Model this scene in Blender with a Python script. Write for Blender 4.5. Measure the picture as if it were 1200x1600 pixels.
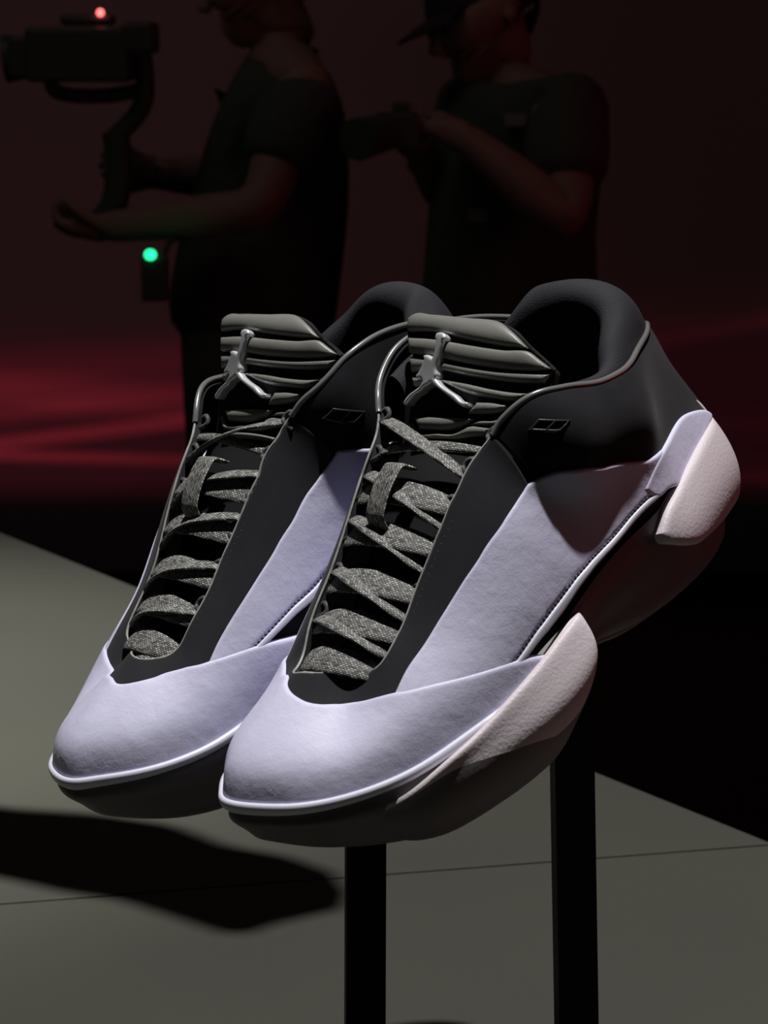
import bpy, bmesh, math, random
import numpy as np
from mathutils import Vector, Matrix
from mathutils.geometry import delaunay_2d_cdt

for o in list(bpy.data.objects): bpy.data.objects.remove(o, do_unlink=True)
scene = bpy.context.scene
COL = scene.collection
random.seed(7); np.random.seed(7)

# ------------------------------------------------------------------ camera, world, lamps, exposure
PITCH = math.radians(12.0); CAM_H = 0.50
CAMW = np.array([[1, 0, 0], [0, math.sin(PITCH), -math.cos(PITCH)], [0, math.cos(PITCH), math.sin(PITCH)]])   # (right, up, back) -> world
CAMP = np.array([0, 0, CAM_H])
cam_d = bpy.data.cameras.new('camera'); cam = bpy.data.objects.new('camera', cam_d); COL.objects.link(cam)
cam_d.sensor_fit = 'VERTICAL'; cam_d.sensor_height = 36.0; cam_d.lens = 36.0*3400/1600
cam_d.clip_start = 0.02; cam_d.clip_end = 60
M4 = np.eye(4); M4[:3, :3] = CAMW; M4[:3, 3] = CAMP
cam_d.dof.use_dof = True; cam_d.dof.focus_distance = .92; cam_d.dof.aperture_fstop = 24
cam.matrix_world = Matrix(M4.tolist())
scene.camera = cam

world = bpy.data.worlds.new('world'); scene.world = world; world.use_nodes = True
world.node_tree.nodes['Background'].inputs['Color'].default_value = (.0042, .0039, .0036, 1)
world.node_tree.nodes['Background'].inputs['Strength'].default_value = 1.0
scene.view_settings.view_transform = 'Standard'; scene.view_settings.look = 'None'
scene.view_settings.exposure = 0.0; scene.view_settings.gamma = 1.0
scene.view_settings.use_curve_mapping = False

def spot(name, pos, target, power, size_deg, blend, radius, color=(1, 1, 1)):
    d = bpy.data.lights.new(name, 'SPOT'); o = bpy.data.objects.new(name, d); COL.objects.link(o)
    d.energy = power; d.spot_size = math.radians(size_deg); d.spot_blend = blend; d.shadow_soft_size = radius; d.color = color
    o.location = pos
    o.rotation_euler = (Vector(target)-Vector(pos)).to_track_quat('-Z', 'Y').to_euler()
    return o
# the ceiling spotlight above the display
KEY_DIR = np.array([.045, .015, .98]); KEY_DIR = KEY_DIR/np.linalg.norm(KEY_DIR)
KEY_AT = np.array([.03, .95, .33])
spot('key_or_added_spot', tuple(KEY_AT+KEY_DIR*2.6), tuple(KEY_AT+np.array([-.1, .1, 0])), 350, 50, .6, .035, (1, .98, .96))
# red glow of the light wall to the right
def area(name, pos, target, power, sx, sy, color):
    d = bpy.data.lights.new(name, 'AREA'); o = bpy.data.objects.new(name, d); COL.objects.link(o)
    d.shape = 'RECTANGLE'; d.size = sx; d.size_y = sy; d.energy = power; d.color = color; o.location = pos
    o.rotation_euler = (Vector(target)-Vector(pos)).to_track_quat('-Z', 'Y').to_euler()
    return o
area('red_wall_glow', (2.3, 1.7, .5), (.05, 1.2, .3), 2.6, 1.4, 1.4, (1, .10, .14))
# added second spot beside the key, no such lamp seen: brightens the left floor
spot('key_or_added_spot', tuple(KEY_AT+KEY_DIR*2.6+np.array([-.06, .03, 0])), (-.62, 1.65, 0), 620, 27, 1.0, .035, (1, .98, .92))
# dim fill added over the visitors, no such lamp known
area('visitor_fill', (-1.2, 2.6, 2.6), (.0, 4.0, .2), 1.9, 1.5, 1.0, (1, .88, .82))
# ------------------------------------------------------------------ materials
def material(name, color, rough=.5, metal=0., bump=None, noise=None, spec=.5, coat=0., sheen=0., emit=None, sub=0.):
    """bump = list of (kind, scale, strength, distance); noise = (scale, colour2, amount)"""
    m = bpy.data.materials.new(name); m.use_nodes = True
    nt = m.node_tree; b = nt.nodes['Principled BSDF']
    b.inputs['Base Color'].default_value = (*color, 1); b.inputs['Roughness'].default_value = rough
    b.inputs['Metallic'].default_value = metal; b.inputs['Specular IOR Level'].default_value = spec
    b.inputs['Coat Weight'].default_value = coat; b.inputs['Sheen Weight'].default_value = sheen
    if sub: b.inputs['Subsurface Weight'].default_value = sub; b.inputs['Subsurface Radius'].default_value = (.004, .003, .003)
    if emit: b.inputs['Emission Color'].default_value = (*emit[0], 1); b.inputs['Emission Strength'].default_value = emit[1]
    tc = nt.nodes.new('ShaderNodeTexCoord')
    if noise:
        n = nt.nodes.new('ShaderNodeTexNoise'); n.inputs['Scale'].default_value = noise[0]; n.inputs['Detail'].default_value = 6
        nt.links.new(tc.outputs['Object'], n.inputs['Vector'])
        r = nt.nodes.new('ShaderNodeValToRGB'); r.color_ramp.elements[0].position = .35; r.color_ramp.elements[1].position = .7
        r.color_ramp.elements[0].color = (*color, 1)
        c2 = [color[i]*(1-noise[2])+noise[1][i]*noise[2] for i in range(3)]; r.color_ramp.elements[1].color = (*c2, 1)
        nt.links.new(n.outputs['Fac'], r.inputs['Fac']); nt.links.new(r.outputs['Color'], b.inputs['Base Color'])
    prev = None
    for kind, sc, st, dist in (bump or []):
        if kind == 'noise':
            t = nt.nodes.new('ShaderNodeTexNoise'); t.inputs['Scale'].default_value = sc; t.inputs['Detail'].default_value = 5; out = t.outputs['Fac']
        else:
            t = nt.nodes.new('ShaderNodeTexVoronoi'); t.inputs['Scale'].default_value = sc; out = t.outputs['Distance']
            t.feature = 'DISTANCE_TO_EDGE' if kind == 'crack' else 'F1'
        nt.links.new(tc.outputs['Object'], t.inputs['Vector'])
        bp = nt.nodes.new('ShaderNodeBump'); bp.inputs['Strength'].default_value = st; bp.inputs['Distance'].default_value = dist
        nt.links.new(out, bp.inputs['Height'])
        if prev is not None: nt.links.new(prev, bp.inputs['Normal'])
        prev = bp.outputs['Normal']
    if prev is not None: nt.links.new(prev, b.inputs['Normal'])
    return m
MAT = {}
MAT['leather'] = material('pale_leather', (.70, .69, .90), .56, bump=[('noise', 38, .30, .004), ('noise', 300, .10, .0006), ('F1', 1000, .10, .0003)], noise=(22, (.60, .595, .77), .5))
MAT['pod'] = material('pink_white_foam', (.68, .61, .65), .5, bump=[('noise', 700, .35, .0006)])
MAT['rim'] = material('pale_rubber', (.74, .74, .86), .38, bump=[('noise', 200, .15, .0005)])
MAT['midsole'] = material('charcoal_midsole', (.14, .125, .125), .5, bump=[('noise', 350, .25, .0006)])
MAT['outsole'] = material('dark_grey_rubber', (.17, .17, .16), .55)
MAT['suede'] = material('black_nubuck', (.007, .007, .009), .9, bump=[('noise', 2600, .25, .0003)], sheen=.05, spec=.2, noise=(60, (.015, .0145, .019), .8))
MAT['eyestay'] = material('black_nubuck_eyestay', (.019, .019, .023), .9, bump=[('noise', 2600, .25, .0003)], sheen=.05, spec=.2, noise=(60, (.027, .026, .031), .8))
MAT['piping'] = material('glossy_grey_piping', (.17, .168, .165), .24, spec=.9, coat=.6)
MAT['lining'] = material('black_mesh_lining', (.020, .020, .026), .8, bump=[('F1', 1900, .4, .0004)], spec=.3)
MAT['tongue'] = material('grey_satin_padding', (.19, .19, .175), .42, bump=[('noise', 60, .2, .002)], spec=.4)
MAT['tongue_base'] = material('black_tongue_fabric', (.012, .012, .013), .8, spec=.2)
MAT['edge'] = material('cut_leather_edge', (.36, .355, .33), .55)
MAT['chrome'] = material('polished_chrome', (.95, .97, 1.0), .28, .55)
MAT['emblem'] = material('embossed_black_rubber', (.035, .035, .037), .35)
MAT['stitch'] = material('grey_thread', (.06, .06, .065), .6)
MAT['post'] = material('matt_black_metal', (.006, .006, .006), .6, spec=.2)
def lace_material():
    m = material('woven_grey_lace', (.1, .1, .1), .6); nt = m.node_tree; b = nt.nodes['Principled BSDF']
    uv = nt.nodes.new('ShaderNodeUVMap')
    mp = nt.nodes.new('ShaderNodeMapping'); mp.inputs['Scale'].default_value = (1, 1, 1)
    nt.links.new(uv.outputs['UV'], mp.inputs['Vector'])
    br = nt.nodes.new('ShaderNodeTexBrick'); br.inputs['Scale'].default_value = 1.0
    br.inputs['Color1'].default_value = (.62, .62, .58, 1); br.inputs['Color2'].default_value = (.09, .09, .088, 1); br.inputs['Mortar'].default_value = (.022, .022, .022, 1)
    br.inputs['Brick Width'].default_value = .0015; br.inputs['Row Height'].default_value = .00075; br.inputs['Mortar Size'].default_value = .00018; br.inputs['Mortar Smooth'].default_value = .4
    nt.links.new(mp.outputs['Vector'], br.inputs['Vector']); nt.links.new(br.outputs['Color'], b.inputs['Base Color'])
    bp = nt.nodes.new('ShaderNodeBump'); bp.inputs['Strength'].default_value = .8; bp.inputs['Distance'].default_value = .0006; bp.invert = True
    nt.links.new(br.outputs['Fac'], bp.inputs['Height']); nt.links.new(bp.outputs['Normal'], b.inputs['Normal'])
    return m
MAT['lace'] = lace_material()

# ------------------------------------------------------------------ object helpers
def tag(o, label=None, cat=None, group=None, kind=None):
    if label: o['label'] = label
    if cat: o['category'] = cat
    if group: o['group'] = group
    if kind: o['kind'] = kind
    return o
def empty(name, mat4=None):
    o = bpy.data.objects.new(name, None); COL.objects.link(o); o.empty_display_size = .05
    if mat4 is not None: o.matrix_world = Matrix(np.asarray(mat4).tolist())
    return o
def mesh(name, verts, faces, mat, parent=None, smooth=True, sharp=40, uvs=None):
    me = bpy.data.meshes.new(name)
    me.from_pydata([tuple(map(float, v)) for v in verts], [], [tuple(int(i) for i in f) for f in faces])
    me.materials.append(mat)
    if smooth:
        me.shade_smooth()
        if sharp: me.set_sharp_from_angle(angle=math.radians(sharp))
    if uvs is not None:
        l = me.uv_layers.new(name='UVMap')
        for lp in me.loops: l.data[lp.index].uv = uvs[lp.vertex_index]
    me.update()
    o = bpy.data.objects.new(name, me); COL.objects.link(o)
    if parent is not None: o.parent = parent
    return o
def fix_normals(o):
    bm = bmesh.new(); bm.from_mesh(o.data); bmesh.ops.recalc_face_normals(bm, faces=bm.faces); bm.to_mesh(o.data); bm.free(); return o
def box(name, lo, hi, mat, parent=None, bevel=0., rot=None):
    bm = bmesh.new(); bmesh.ops.create_cube(bm, size=1)
    lo = np.array(lo, float); hi = np.array(hi, float)
    for v in bm.verts:
        p = lo+(np.array(v.co)+.5)*(hi-lo); v.co = p
    if bevel: bmesh.ops.bevel(bm, geom=list(bm.edges), offset=bevel, segments=2, profile=.5, affect='EDGES')
    me = bpy.data.meshes.new(name); bm.to_mesh(me); bm.free(); me.materials.append(mat)
    o = bpy.data.objects.new(name, me); COL.objects.link(o)
    if parent is not None: o.parent = parent
    return o
# ------------------------------------------------------------------ setting: platform, dark hall, red light wall
def on_plane(px, py, z=0.0):
    d = CAMW@np.array([(px-600)/3400., -(py-800)/3400., -1.]); s = (z-CAMP[2])/d[2]; return CAMP+d*s
MAT['floor'] = material('grey_green_floor', (.058, .058, .047), .62, bump=[('noise', 260, .2, .0015)], noise=(3.0, (.050, .050, .042), .8), spec=.25)
MAT['plinth'] = material('black_plinth', (.01, .01, .01), .5)
MAT['hall_floor'] = material('black_hall_floor', (.006, .005, .005), .5, spec=.3)
HALL_Z = -.95
def clip(poly, n, c):
    """keep the side n.p <= c of a plan polygon"""
    out = []
    for i in range(len(poly)):
        a, b = np.array(poly[i]), np.array(poly[(i+1) % len(poly)]); da, db = n.dot(a)-c, n.dot(b)-c
        if da <= 0: out.append(a)
        if (da < 0) != (db < 0) and abs(da-db) > 1e-12: out.append(a+(b-a)*da/(da-db))
    return out
def slab(name, poly, z0, z1, mat, parent=None, bevel=.0):
    bm = bmesh.new(); vs = [bm.verts.new((p[0], p[1], z1)) for p in poly]; f = bm.faces.new(vs)
    if f.normal.z < 0: f.normal_flip()
    r = bmesh.ops.extrude_face_region(bm, geom=[f]); 
    for v in r['geom']:
        if isinstance(v, bmesh.types.BMVert): v.co.z = z0
    if bevel: bmesh.ops.bevel(bm, geom=[e for e in bm.edges if abs(e.verts[0].co.z-z1) < 1e-6 and abs(e.verts[1].co.z-z1) < 1e-6], offset=bevel, segments=2, profile=.5, affect='EDGES')
    bmesh.ops.recalc_face_normals(bm, faces=bm.faces)
    me = bpy.data.meshes.new(name); bm.to_mesh(me); bm.free(); me.materials.append(mat)
    o = bpy.data.objects.new(name, me); COL.objects.link(o)
    if parent is not None: o.parent = parent
    return o
EDGE_A, EDGE_B = np.array([-.406, 2.248]), np.array([.248, 1.329])          # back edge of the platform
ed = EDGE_B-EDGE_A; en = np.array([-ed[1], ed[0]]); en /= np.linalg.norm(en)
if en[1] < 0: en = -en
ec = en.dot(EDGE_A)
base_poly = clip([(-1.1, -.6), (1.6, -.6), (1.6, 2.75), (-1.1, 2.75)], en, ec)
floor = slab('floor', base_poly, HALL_Z+.002, -.020, MAT['plinth']); tag(floor, kind='structure')
s1a, s1b = np.array([-.23, 1.225]), np.array([.247, 1.324]); s1 = s1b-s1a; n1 = np.array([-s1[1], s1[0]]); n1 /= np.linalg.norm(n1)
s2a = np.array([-.374, 2.061]); n2 = n1+np.array([-.06, 0]); n2 /= np.linalg.norm(n2)
n0 = n1; c1 = n1.dot(s1a); c2 = n2.dot(s2a); g = .0013
for pol in (clip(base_poly, n1, c1-g), clip(clip(base_poly, -n1, -c1-g), n2, c2-g), clip(base_poly, -n2, -c2-g)):
    slab('floor_panel', pol, -.020, 0.0, MAT['floor'], floor, bevel=.0008)
hall = slab('floor_hall', [(-6, -1.5), (6, -1.5), (6, 9), (-6, 9)], HALL_Z-.05, HALL_Z, MAT['hall_floor']); tag(hall, kind='structure')
# far wall: a dim red light wall, its low band crossed by bright streaks
def wall_material():
    m = bpy.data.materials.new('red_light_wall'); m.use_nodes = True; nt = m.node_tree; b = nt.nodes['Principled BSDF']
    b.inputs['Base Color'].default_value = (.008, .004, .004, 1); b.inputs['Roughness'].default_value = .6
    N = nt.nodes.new; L = nt.links.new
    tc = N('ShaderNodeTexCoord'); sep = N('ShaderNodeSeparateXYZ'); L(tc.outputs['Object'], sep.inputs[0])
    def math_(op, a, b_=None, c=None):
        n = N('ShaderNodeMath'); n.operation = op
        for i, v in enumerate((a, b_, c)):
            if v is None: continue
            if isinstance(v, (int, float)): n.inputs[i].default_value = v
            else: L(v, n.inputs[i])
        return n.outputs[0]
    x, z = sep.outputs['X'], sep.outputs['Z']
    def ramp(v, stops):
        r = N('ShaderNodeValToRGB'); e = r.color_ramp.elements
        while len(e) < len(stops): e.new(.5)
        for k, (p, c) in enumerate(stops): e[k].position = p; e[k].color = (*c, 1)
        L(v, r.inputs['Fac']); return r.outputs['Color']
    # light bands of the show, fanning out in slow curves
    def streak(z0, slope, curve, width, fade):
        zz = math_('SUBTRACT', z, math_('ADD', math_('MULTIPLY', x, slope), math_('ADD', math_('MULTIPLY', math_('MULTIPLY', x, x), curve), z0)))
        q = math_('DIVIDE', math_('ABSOLUTE', zz), width)
        return math_('MULTIPLY', math_('MAXIMUM', math_('SUBTRACT', 1, q), 0), fade)
    tot = None
    for a in [(-.43, .16, .02, .035, .8), (-.36, .13, .0, .05, .35), (-.645, -.03, 0, .03, .7), (-.47, -.05, 0, .06, .4), (-.55, -.09, .0, .05, .25), (-.30, .10, .01, .10, .25)]:
        s = streak(*a); tot = s if tot is None else math_('ADD', tot, s)
    nz = N('ShaderNodeTexNoise'); nz.inputs['Scale'].default_value = 1.1; nz.inputs['Detail'].default_value = 3
    mp = N('ShaderNodeMapping'); mp.inputs['Scale'].default_value = (1, 1, 9); L(tc.outputs['Object'], mp.inputs['Vector']); L(mp.outputs['Vector'], nz.inputs['Vector'])
    xf = N('ShaderNodeMapRange'); xf.inputs['From Min'].default_value = -1.2; xf.inputs['From Max'].default_value = .8; xf.inputs['To Min'].default_value = 1.05; xf.inputs['To Max'].default_value = .20; L(x, xf.inputs['Value'])
    tot = math_('MULTIPLY', tot, xf.outputs['Result'])
    tot = math_('MULTIPLY', tot, math_('MULTIPLY_ADD', nz.outputs['Fac'], 1.4, .2))
    band = N('ShaderNodeMapRange'); band.inputs['From Min'].default_value = -.95; band.inputs['From Max'].default_value = 1.3; L(z, band.inputs['Value'])
    basec = ramp(band.outputs['Result'], [(0, (.0012, .0008, .0008)), (.085, (.0016, .0010, .0010)), (.12, (.018, .0030, .0045)), (.27, (.019, .0032, .0050)), (.33, (.0120, .0044, .0046)), (.62, (.0110, .0046, .0046)), (1, (.0135, .0055, .0056))])
    mx = N('ShaderNodeMix'); mx.data_type = 'RGBA'; mx.blend_type = 'ADD'; mx.inputs['Factor'].default_value = 1
    sc = N('ShaderNodeMix'); sc.data_type = 'RGBA'; sc.inputs['A'].default_value = (0, 0, 0, 1); sc.inputs['B'].default_value = (.11, .006, .010, 1); L(tot, sc.inputs['Factor'])
    inband = N('ShaderNodeMapRange'); inband.inputs['From Min'].default_value = -.74; inband.inputs['From Max'].default_value = -.68; L(z, inband.inputs['Value'])
    L(basec, mx.inputs['A']); L(sc.outputs['Result'], mx.inputs['B'])
    dim = N('ShaderNodeMapRange'); dim.inputs['From Min'].default_value = -.9; dim.inputs['From Max'].default_value = .9; dim.inputs['To Min'].default_value = 1.1; dim.inputs['To Max'].default_value = .55; L(x, dim.inputs['Value']); L(dim.outputs['Result'], b.inputs['Emission Strength'])
    L(mx.outputs['Result'], b.inputs['Emission Color']); 
    return m
MAT['wall'] = wall_material()
wall = slab('wall_back', [(-5, 6.0), (5, 6.0), (5, 6.15), (-5, 6.15)], HALL_Z, 3.2, MAT['wall']); tag(wall, kind='structure')
# ------------------------------------------------------------------ surface toolkit
def spline_basis(n, t, periodic):
    """values of the n cardinal cubic-spline functions (uniform knots 0..n-1) at parameters t"""
    t = np.asarray(t, float)
    I = np.eye(n)
    if periodic:
        A = np.zeros((n, n)); B = np.zeros((n, n))
        for i in range(n):
            A[i, i] = 4; A[i, (i-1) % n] += 1; A[i, (i+1) % n] += 1
            B[i, (i+1) % n] += 3; B[i, (i-1) % n] -= 3
        D = np.linalg.solve(A, B)
        k = np.floor(t).astype(int); f = t - k; k0 = k % n; k1 = (k+1) % n
    else:
        A = np.zeros((n, n)); B = np.zeros((n, n))
        A[0, 0] = 2; A[0, 1] = 1; B[0, 0] = -3; B[0, 1] = 3
        A[-1, -1] = 2; A[-1, -2] = 1; B[-1, -1] = 3; B[-1, -2] = -3
        for i in range(1, n-1):
            A[i, i] = 4; A[i, i-1] = 1; A[i, i+1] = 1
            B[i, i+1] = 3; B[i, i-1] = -3
        D = np.linalg.solve(A, B)
        k = np.clip(np.floor(t).astype(int), 0, n-2); f = t - k; k0 = k; k1 = k+1
        # straight continuation outside the knots
    f = f[:, None]
    out = (I[k0]*(2*f**3-3*f**2+1) + D[k0]*(f**3-2*f**2+f) + I[k1]*(-2*f**3+3*f**2) + D[k1]*(f**3-f**2))
    if not periodic:
        lo = t < 0; hi = t > n-1
        if lo.any(): out[lo] = I[0] + D[0]*t[lo][:, None]
        if hi.any(): out[hi] = I[-1] + D[-1]*(t[hi]-(n-1))[:, None]
    return out

class Surf:
    """interpolating bicubic surface over a control net [nu][nv][3]"""
    def __init__(self, net, periodic=False, flip=False):
        self.P = np.asarray(net, float); self.per = periodic; self.s = -1. if flip else 1.
    def raw(self, uv):
        uv = np.asarray(uv, float).reshape(-1, 2)
        a = spline_basis(self.P.shape[0], uv[:, 0], self.per)
        b = spline_basis(self.P.shape[1], uv[:, 1], False)
        return np.einsum('ki,kj,ijc->kc', a, b, self.P, optimize=True)
    def __call__(self, uv):
        out = []
        uv = np.asarray(uv, float).reshape(-1, 2)
        for k in range(0, len(uv), 4000): out.append(self.raw(uv[k:k+4000]))
        return np.concatenate(out) if out else np.zeros((0, 3))
    def normal(self, uv):
        uv = np.asarray(uv, float).reshape(-1, 2); e = 2e-3
        du = self(uv+[e, 0])-self(uv-[e, 0]); dv = self(uv+[0, e])-self(uv-[0, e])
        n = np.cross(du, dv)*self.s
        return n/np.maximum(np.linalg.norm(n, axis=1)[:, None], 1e-12)

def polyline(pts, step, closed=False, corner=38.):
    """smooth a control polyline (sharp corners stay sharp) and resample it"""
    P = np.asarray(pts, float); n = len(P)
    seg = n if closed else n-1
    tang = np.zeros((n, 2, P.shape[1]))
    for i in range(n):
        a = P[(i-1) % n] if (closed or i > 0) else P[i]
        b = P[(i+1) % n] if (closed or i < n-1) else P[i]
        d0 = P[i]-a; d1 = b-P[i]; l0 = np.linalg.norm(d0)+1e-12; l1 = np.linalg.norm(d1)+1e-12
        if not closed and i in (0, n-1):
            tang[i, 0] = d0/l0; tang[i, 1] = d1/l1; continue
        ang = math.degrees(math.acos(max(-1, min(1, float(d0.dot(d1))/(l0*l1)))))
        if ang > corner: tang[i, 0] = d0/l0; tang[i, 1] = d1/l1
        else:
            m = d0/l0*l1+d1/l1*l0; m = m/(np.linalg.norm(m)+1e-12); tang[i, 0] = m; tang[i, 1] = m
    out = []
    for i in range(seg):
        j = (i+1) % n; L = np.linalg.norm(P[j]-P[i])
        k = max(1, int(math.ceil(L/step)))
        for q in range(k):
            f = q/k
            out.append(P[i]*(2*f**3-3*f**2+1)+tang[i, 1]*L*(f**3-2*f**2+f)+P[j]*(-2*f**3+3*f**2)+tang[j, 0]*L*(f**3-f**2))
    if not closed: out.append(P[-1])
    return np.array(out)

def inside(poly, pts):
    x, y = pts[:, 0], pts[:, 1]; r = np.zeros(len(pts), bool); j = len(poly)-1
    for i in range(len(poly)):
        xi, yi = poly[i]; xj, yj = poly[j]
        c = ((yi > y) != (yj > y))
        with np.errstate(divide='ignore', invalid='ignore'):
            r ^= c & (x < (xj-xi)*(y-yi)/(yj-yi+1e-300)+xi)
        j = i
    return r

def near(pts, ref):
    d = np.empty(len(pts))
    for k in range(0, len(pts), 1500):
        q = pts[k:k+1500]
        d[k:k+1500] = np.sqrt(((q[:, None, :]-ref[None])**2).sum(-1)).min(1)
    return d
# ------------------------------------------------------------------ shape of the shoe (metres; x to the toe, +y outer side, z up)
SOLE_N = 30
def ellipse_cols(x, W, Zf, Zs, ys, tilt, sgn, n=2.0):
    out = []
    for a in (0, 20, 40, 58, 75, 90):
        a = math.radians(a)
        c = math.cos(a)**(2/n) if a < 1.57 else 0.; s = math.sin(a)**(2/n)
        y = ys*s**2 + (W*sgn)*c
        z = Zf + (Zs-Zf)*s + tilt*(y-ys)*s
        out.append((x, y, z))
    return out
def squeeze(N):
    """rounder, narrower heel: pull everything behind the ankle in towards the heel axis"""
    N = np.array(N, float); x, y, z = N[..., 0], N[..., 1], N[..., 2]
    w = np.clip((-.055-x)/.05, 0, 1); w = w*w*(3-2*w)*np.clip((.150-z)/.035, 0, 1)
    out = N.copy(); out[..., 0] = x+(-.055-x)*.085*w; out[..., 1] = y*(1-.15*w)
    return out
def upper_net(toe_dx=0.0):
    C = np.array([.075, -.006]); ZC = .0835
    def toe(P):
        P = np.array(P, float); d = P[:2]-C; P[:2] -= d/np.linalg.norm(d)*.0020; d = P[:2]-C; w = abs(d[0])/np.linalg.norm(d); w = min(1, max(0, (w-.15)/.75)); w = w*w*(3-2*w)
        tip = [(0, 0), (.070, .0098), (.205, .0166), (.44, .0244), (.72, .0335), (1, ZC-P[2])]
        H = ZC-P[2]
        sid = [(1-math.cos(math.radians(a)), H*math.sin(math.radians(a))) for a in (0, 20, 40, 58, 75, 90)]
        cols = []
        for (s0, z0), (s1, z1) in zip(tip, sid):
            s = s0*w+s1*(1-w); z = z0*w+z1*(1-w)
            xy = P[:2]-d*s
            zz = P[2]+z-.12*(xy[1]-C[1])*min(1, s*2)
            cols.append((xy[0], xy[1], zz))
        return cols
    def body(x, W, Zf, Zs, ys, tilt, sgn): return ellipse_cols(x, W, Zf, Zs, ys, tilt, sgn)
    rows = [toe((.151, -.011, .041))]
    for p in [(.1465, .005, .0395), (.138, .017, .0375), (.124, .0287, .0362), (.105, .0392, .0365), (.0845, .0458, .039)]: rows.append(toe(p))
    rows += [body(.062, .0495, .0425, .0955, -.003, -.08, 1), body(.040, .0525, .0455, .1205, -.001, -.05, 1), body(.018, .0530, .049, .1440, 0, -.03, 1)]
    rows += [[(-.006, .0545, .053), (-.006, .0515, .075), (-.006, .0492, .098), (-.006, .0525, .122), (-.006, .0418, .1435), (-.012, .02, .155)],
             [(-.032, .0535, .054), (-.032, .0514, .075), (-.032, .0508, .097), (-.032, .0545, .120), (-.032, .0452, .1385), (-.032, .035, .142)],
             [(-.056, .0512, .056), (-.056, .0497, .0765), (-.056, .0490, .096), (-.056, .0520, .117), (-.056, .0430, .1335), (-.057, .034, .137)],
             [(-.084, .0445, .058), (-.083, .0440, .077), (-.080, .0418, .096), (-.077, .0415, .116), (-.074, .0375, .1340), (-.072, .029, .138)],
             [(-.116, .0350, .059), (-.114, .0355, .078), (-.108, .0335, .096), (-.101, .0305, .116), (-.094, .0275, .1345), (-.089, .020, .139)],
             [(-.142, .0205, .060), (-.140, .0205, .078), (-.132, .0195, .096), (-.123, .0175, .115), (-.114, .0150, .1325), (-.106, .011, .137)],
             [(-.154, .0000, .061), (-.150, .0000, .079), (-.1415, .0, .096), (-.133, .0, .113), (-.1245, .0, .1295), (-.114, .0, .135)]]
    # inner (medial) side, heel to toe; its collar stands higher
    rows += [[(-.142, -.0205, .060), (-.140, -.0205, .078), (-.132, -.0195, .097), (-.123, -.0185, .117), (-.114, -.0165, .1355), (-.106, -.012, .140)],
             [(-.116, -.0350, .059), (-.114, -.0355, .079), (-.108, -.0340, .100), (-.102, -.0325, .121), (-.096, -.0310, .1420), (-.091, -.022, .146)],
             [(-.084, -.0415, .058), (-.083, -.0432, .080), (-.080, -.0425, .103), (-.078, -.0420, .127), (-.076, -.0410, .1500), (-.074, -.032, .154)],
             [(-.056, -.0440, .057), (-.056, -.0455, .081), (-.056, -.0460, .105), (-.056, -.0458, .130), (-.056, -.0445, .1555), (-.056, -.036, .160)],
             [(-.032, -.0482, .055), (-.032, -.0480, .081), (-.032, -.0478, .106), (-.032, -.0482, .132), (-.030, -.0448, .1580), (-.030, -.036, .163)],
             [(-.006, -.0488, .053), (-.006, -.0482, .079), (-.006, -.0475, .105), (-.006, -.0475, .128), (-.004, -.0405, .1490), (-.010, -.02, .160)]]
    rows += [body(.018, .0488, .049, .1490, 0, -.04, -1), body(.040, .0492, .0455, .1235, -.001, -.06, -1), body(.062, .0490, .042, .0985, -.003, -.09, -1)]
    for p in [(.0845, -.0475, .039), (.1055, -.0450, .0378), (.1245, -.0388, .0388), (.1375, -.0300, .0402), (.1463, -.0205, .0410)]: rows.append(toe(p))
    N = squeeze(rows)
    # the toe box of the inner-side-out shoe reads slightly longer
    w = np.clip((N[..., 0]-.09)/.06, 0, 1); N[..., 0] += toe_dx*w*w*(3-2*w)
    return N
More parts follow.
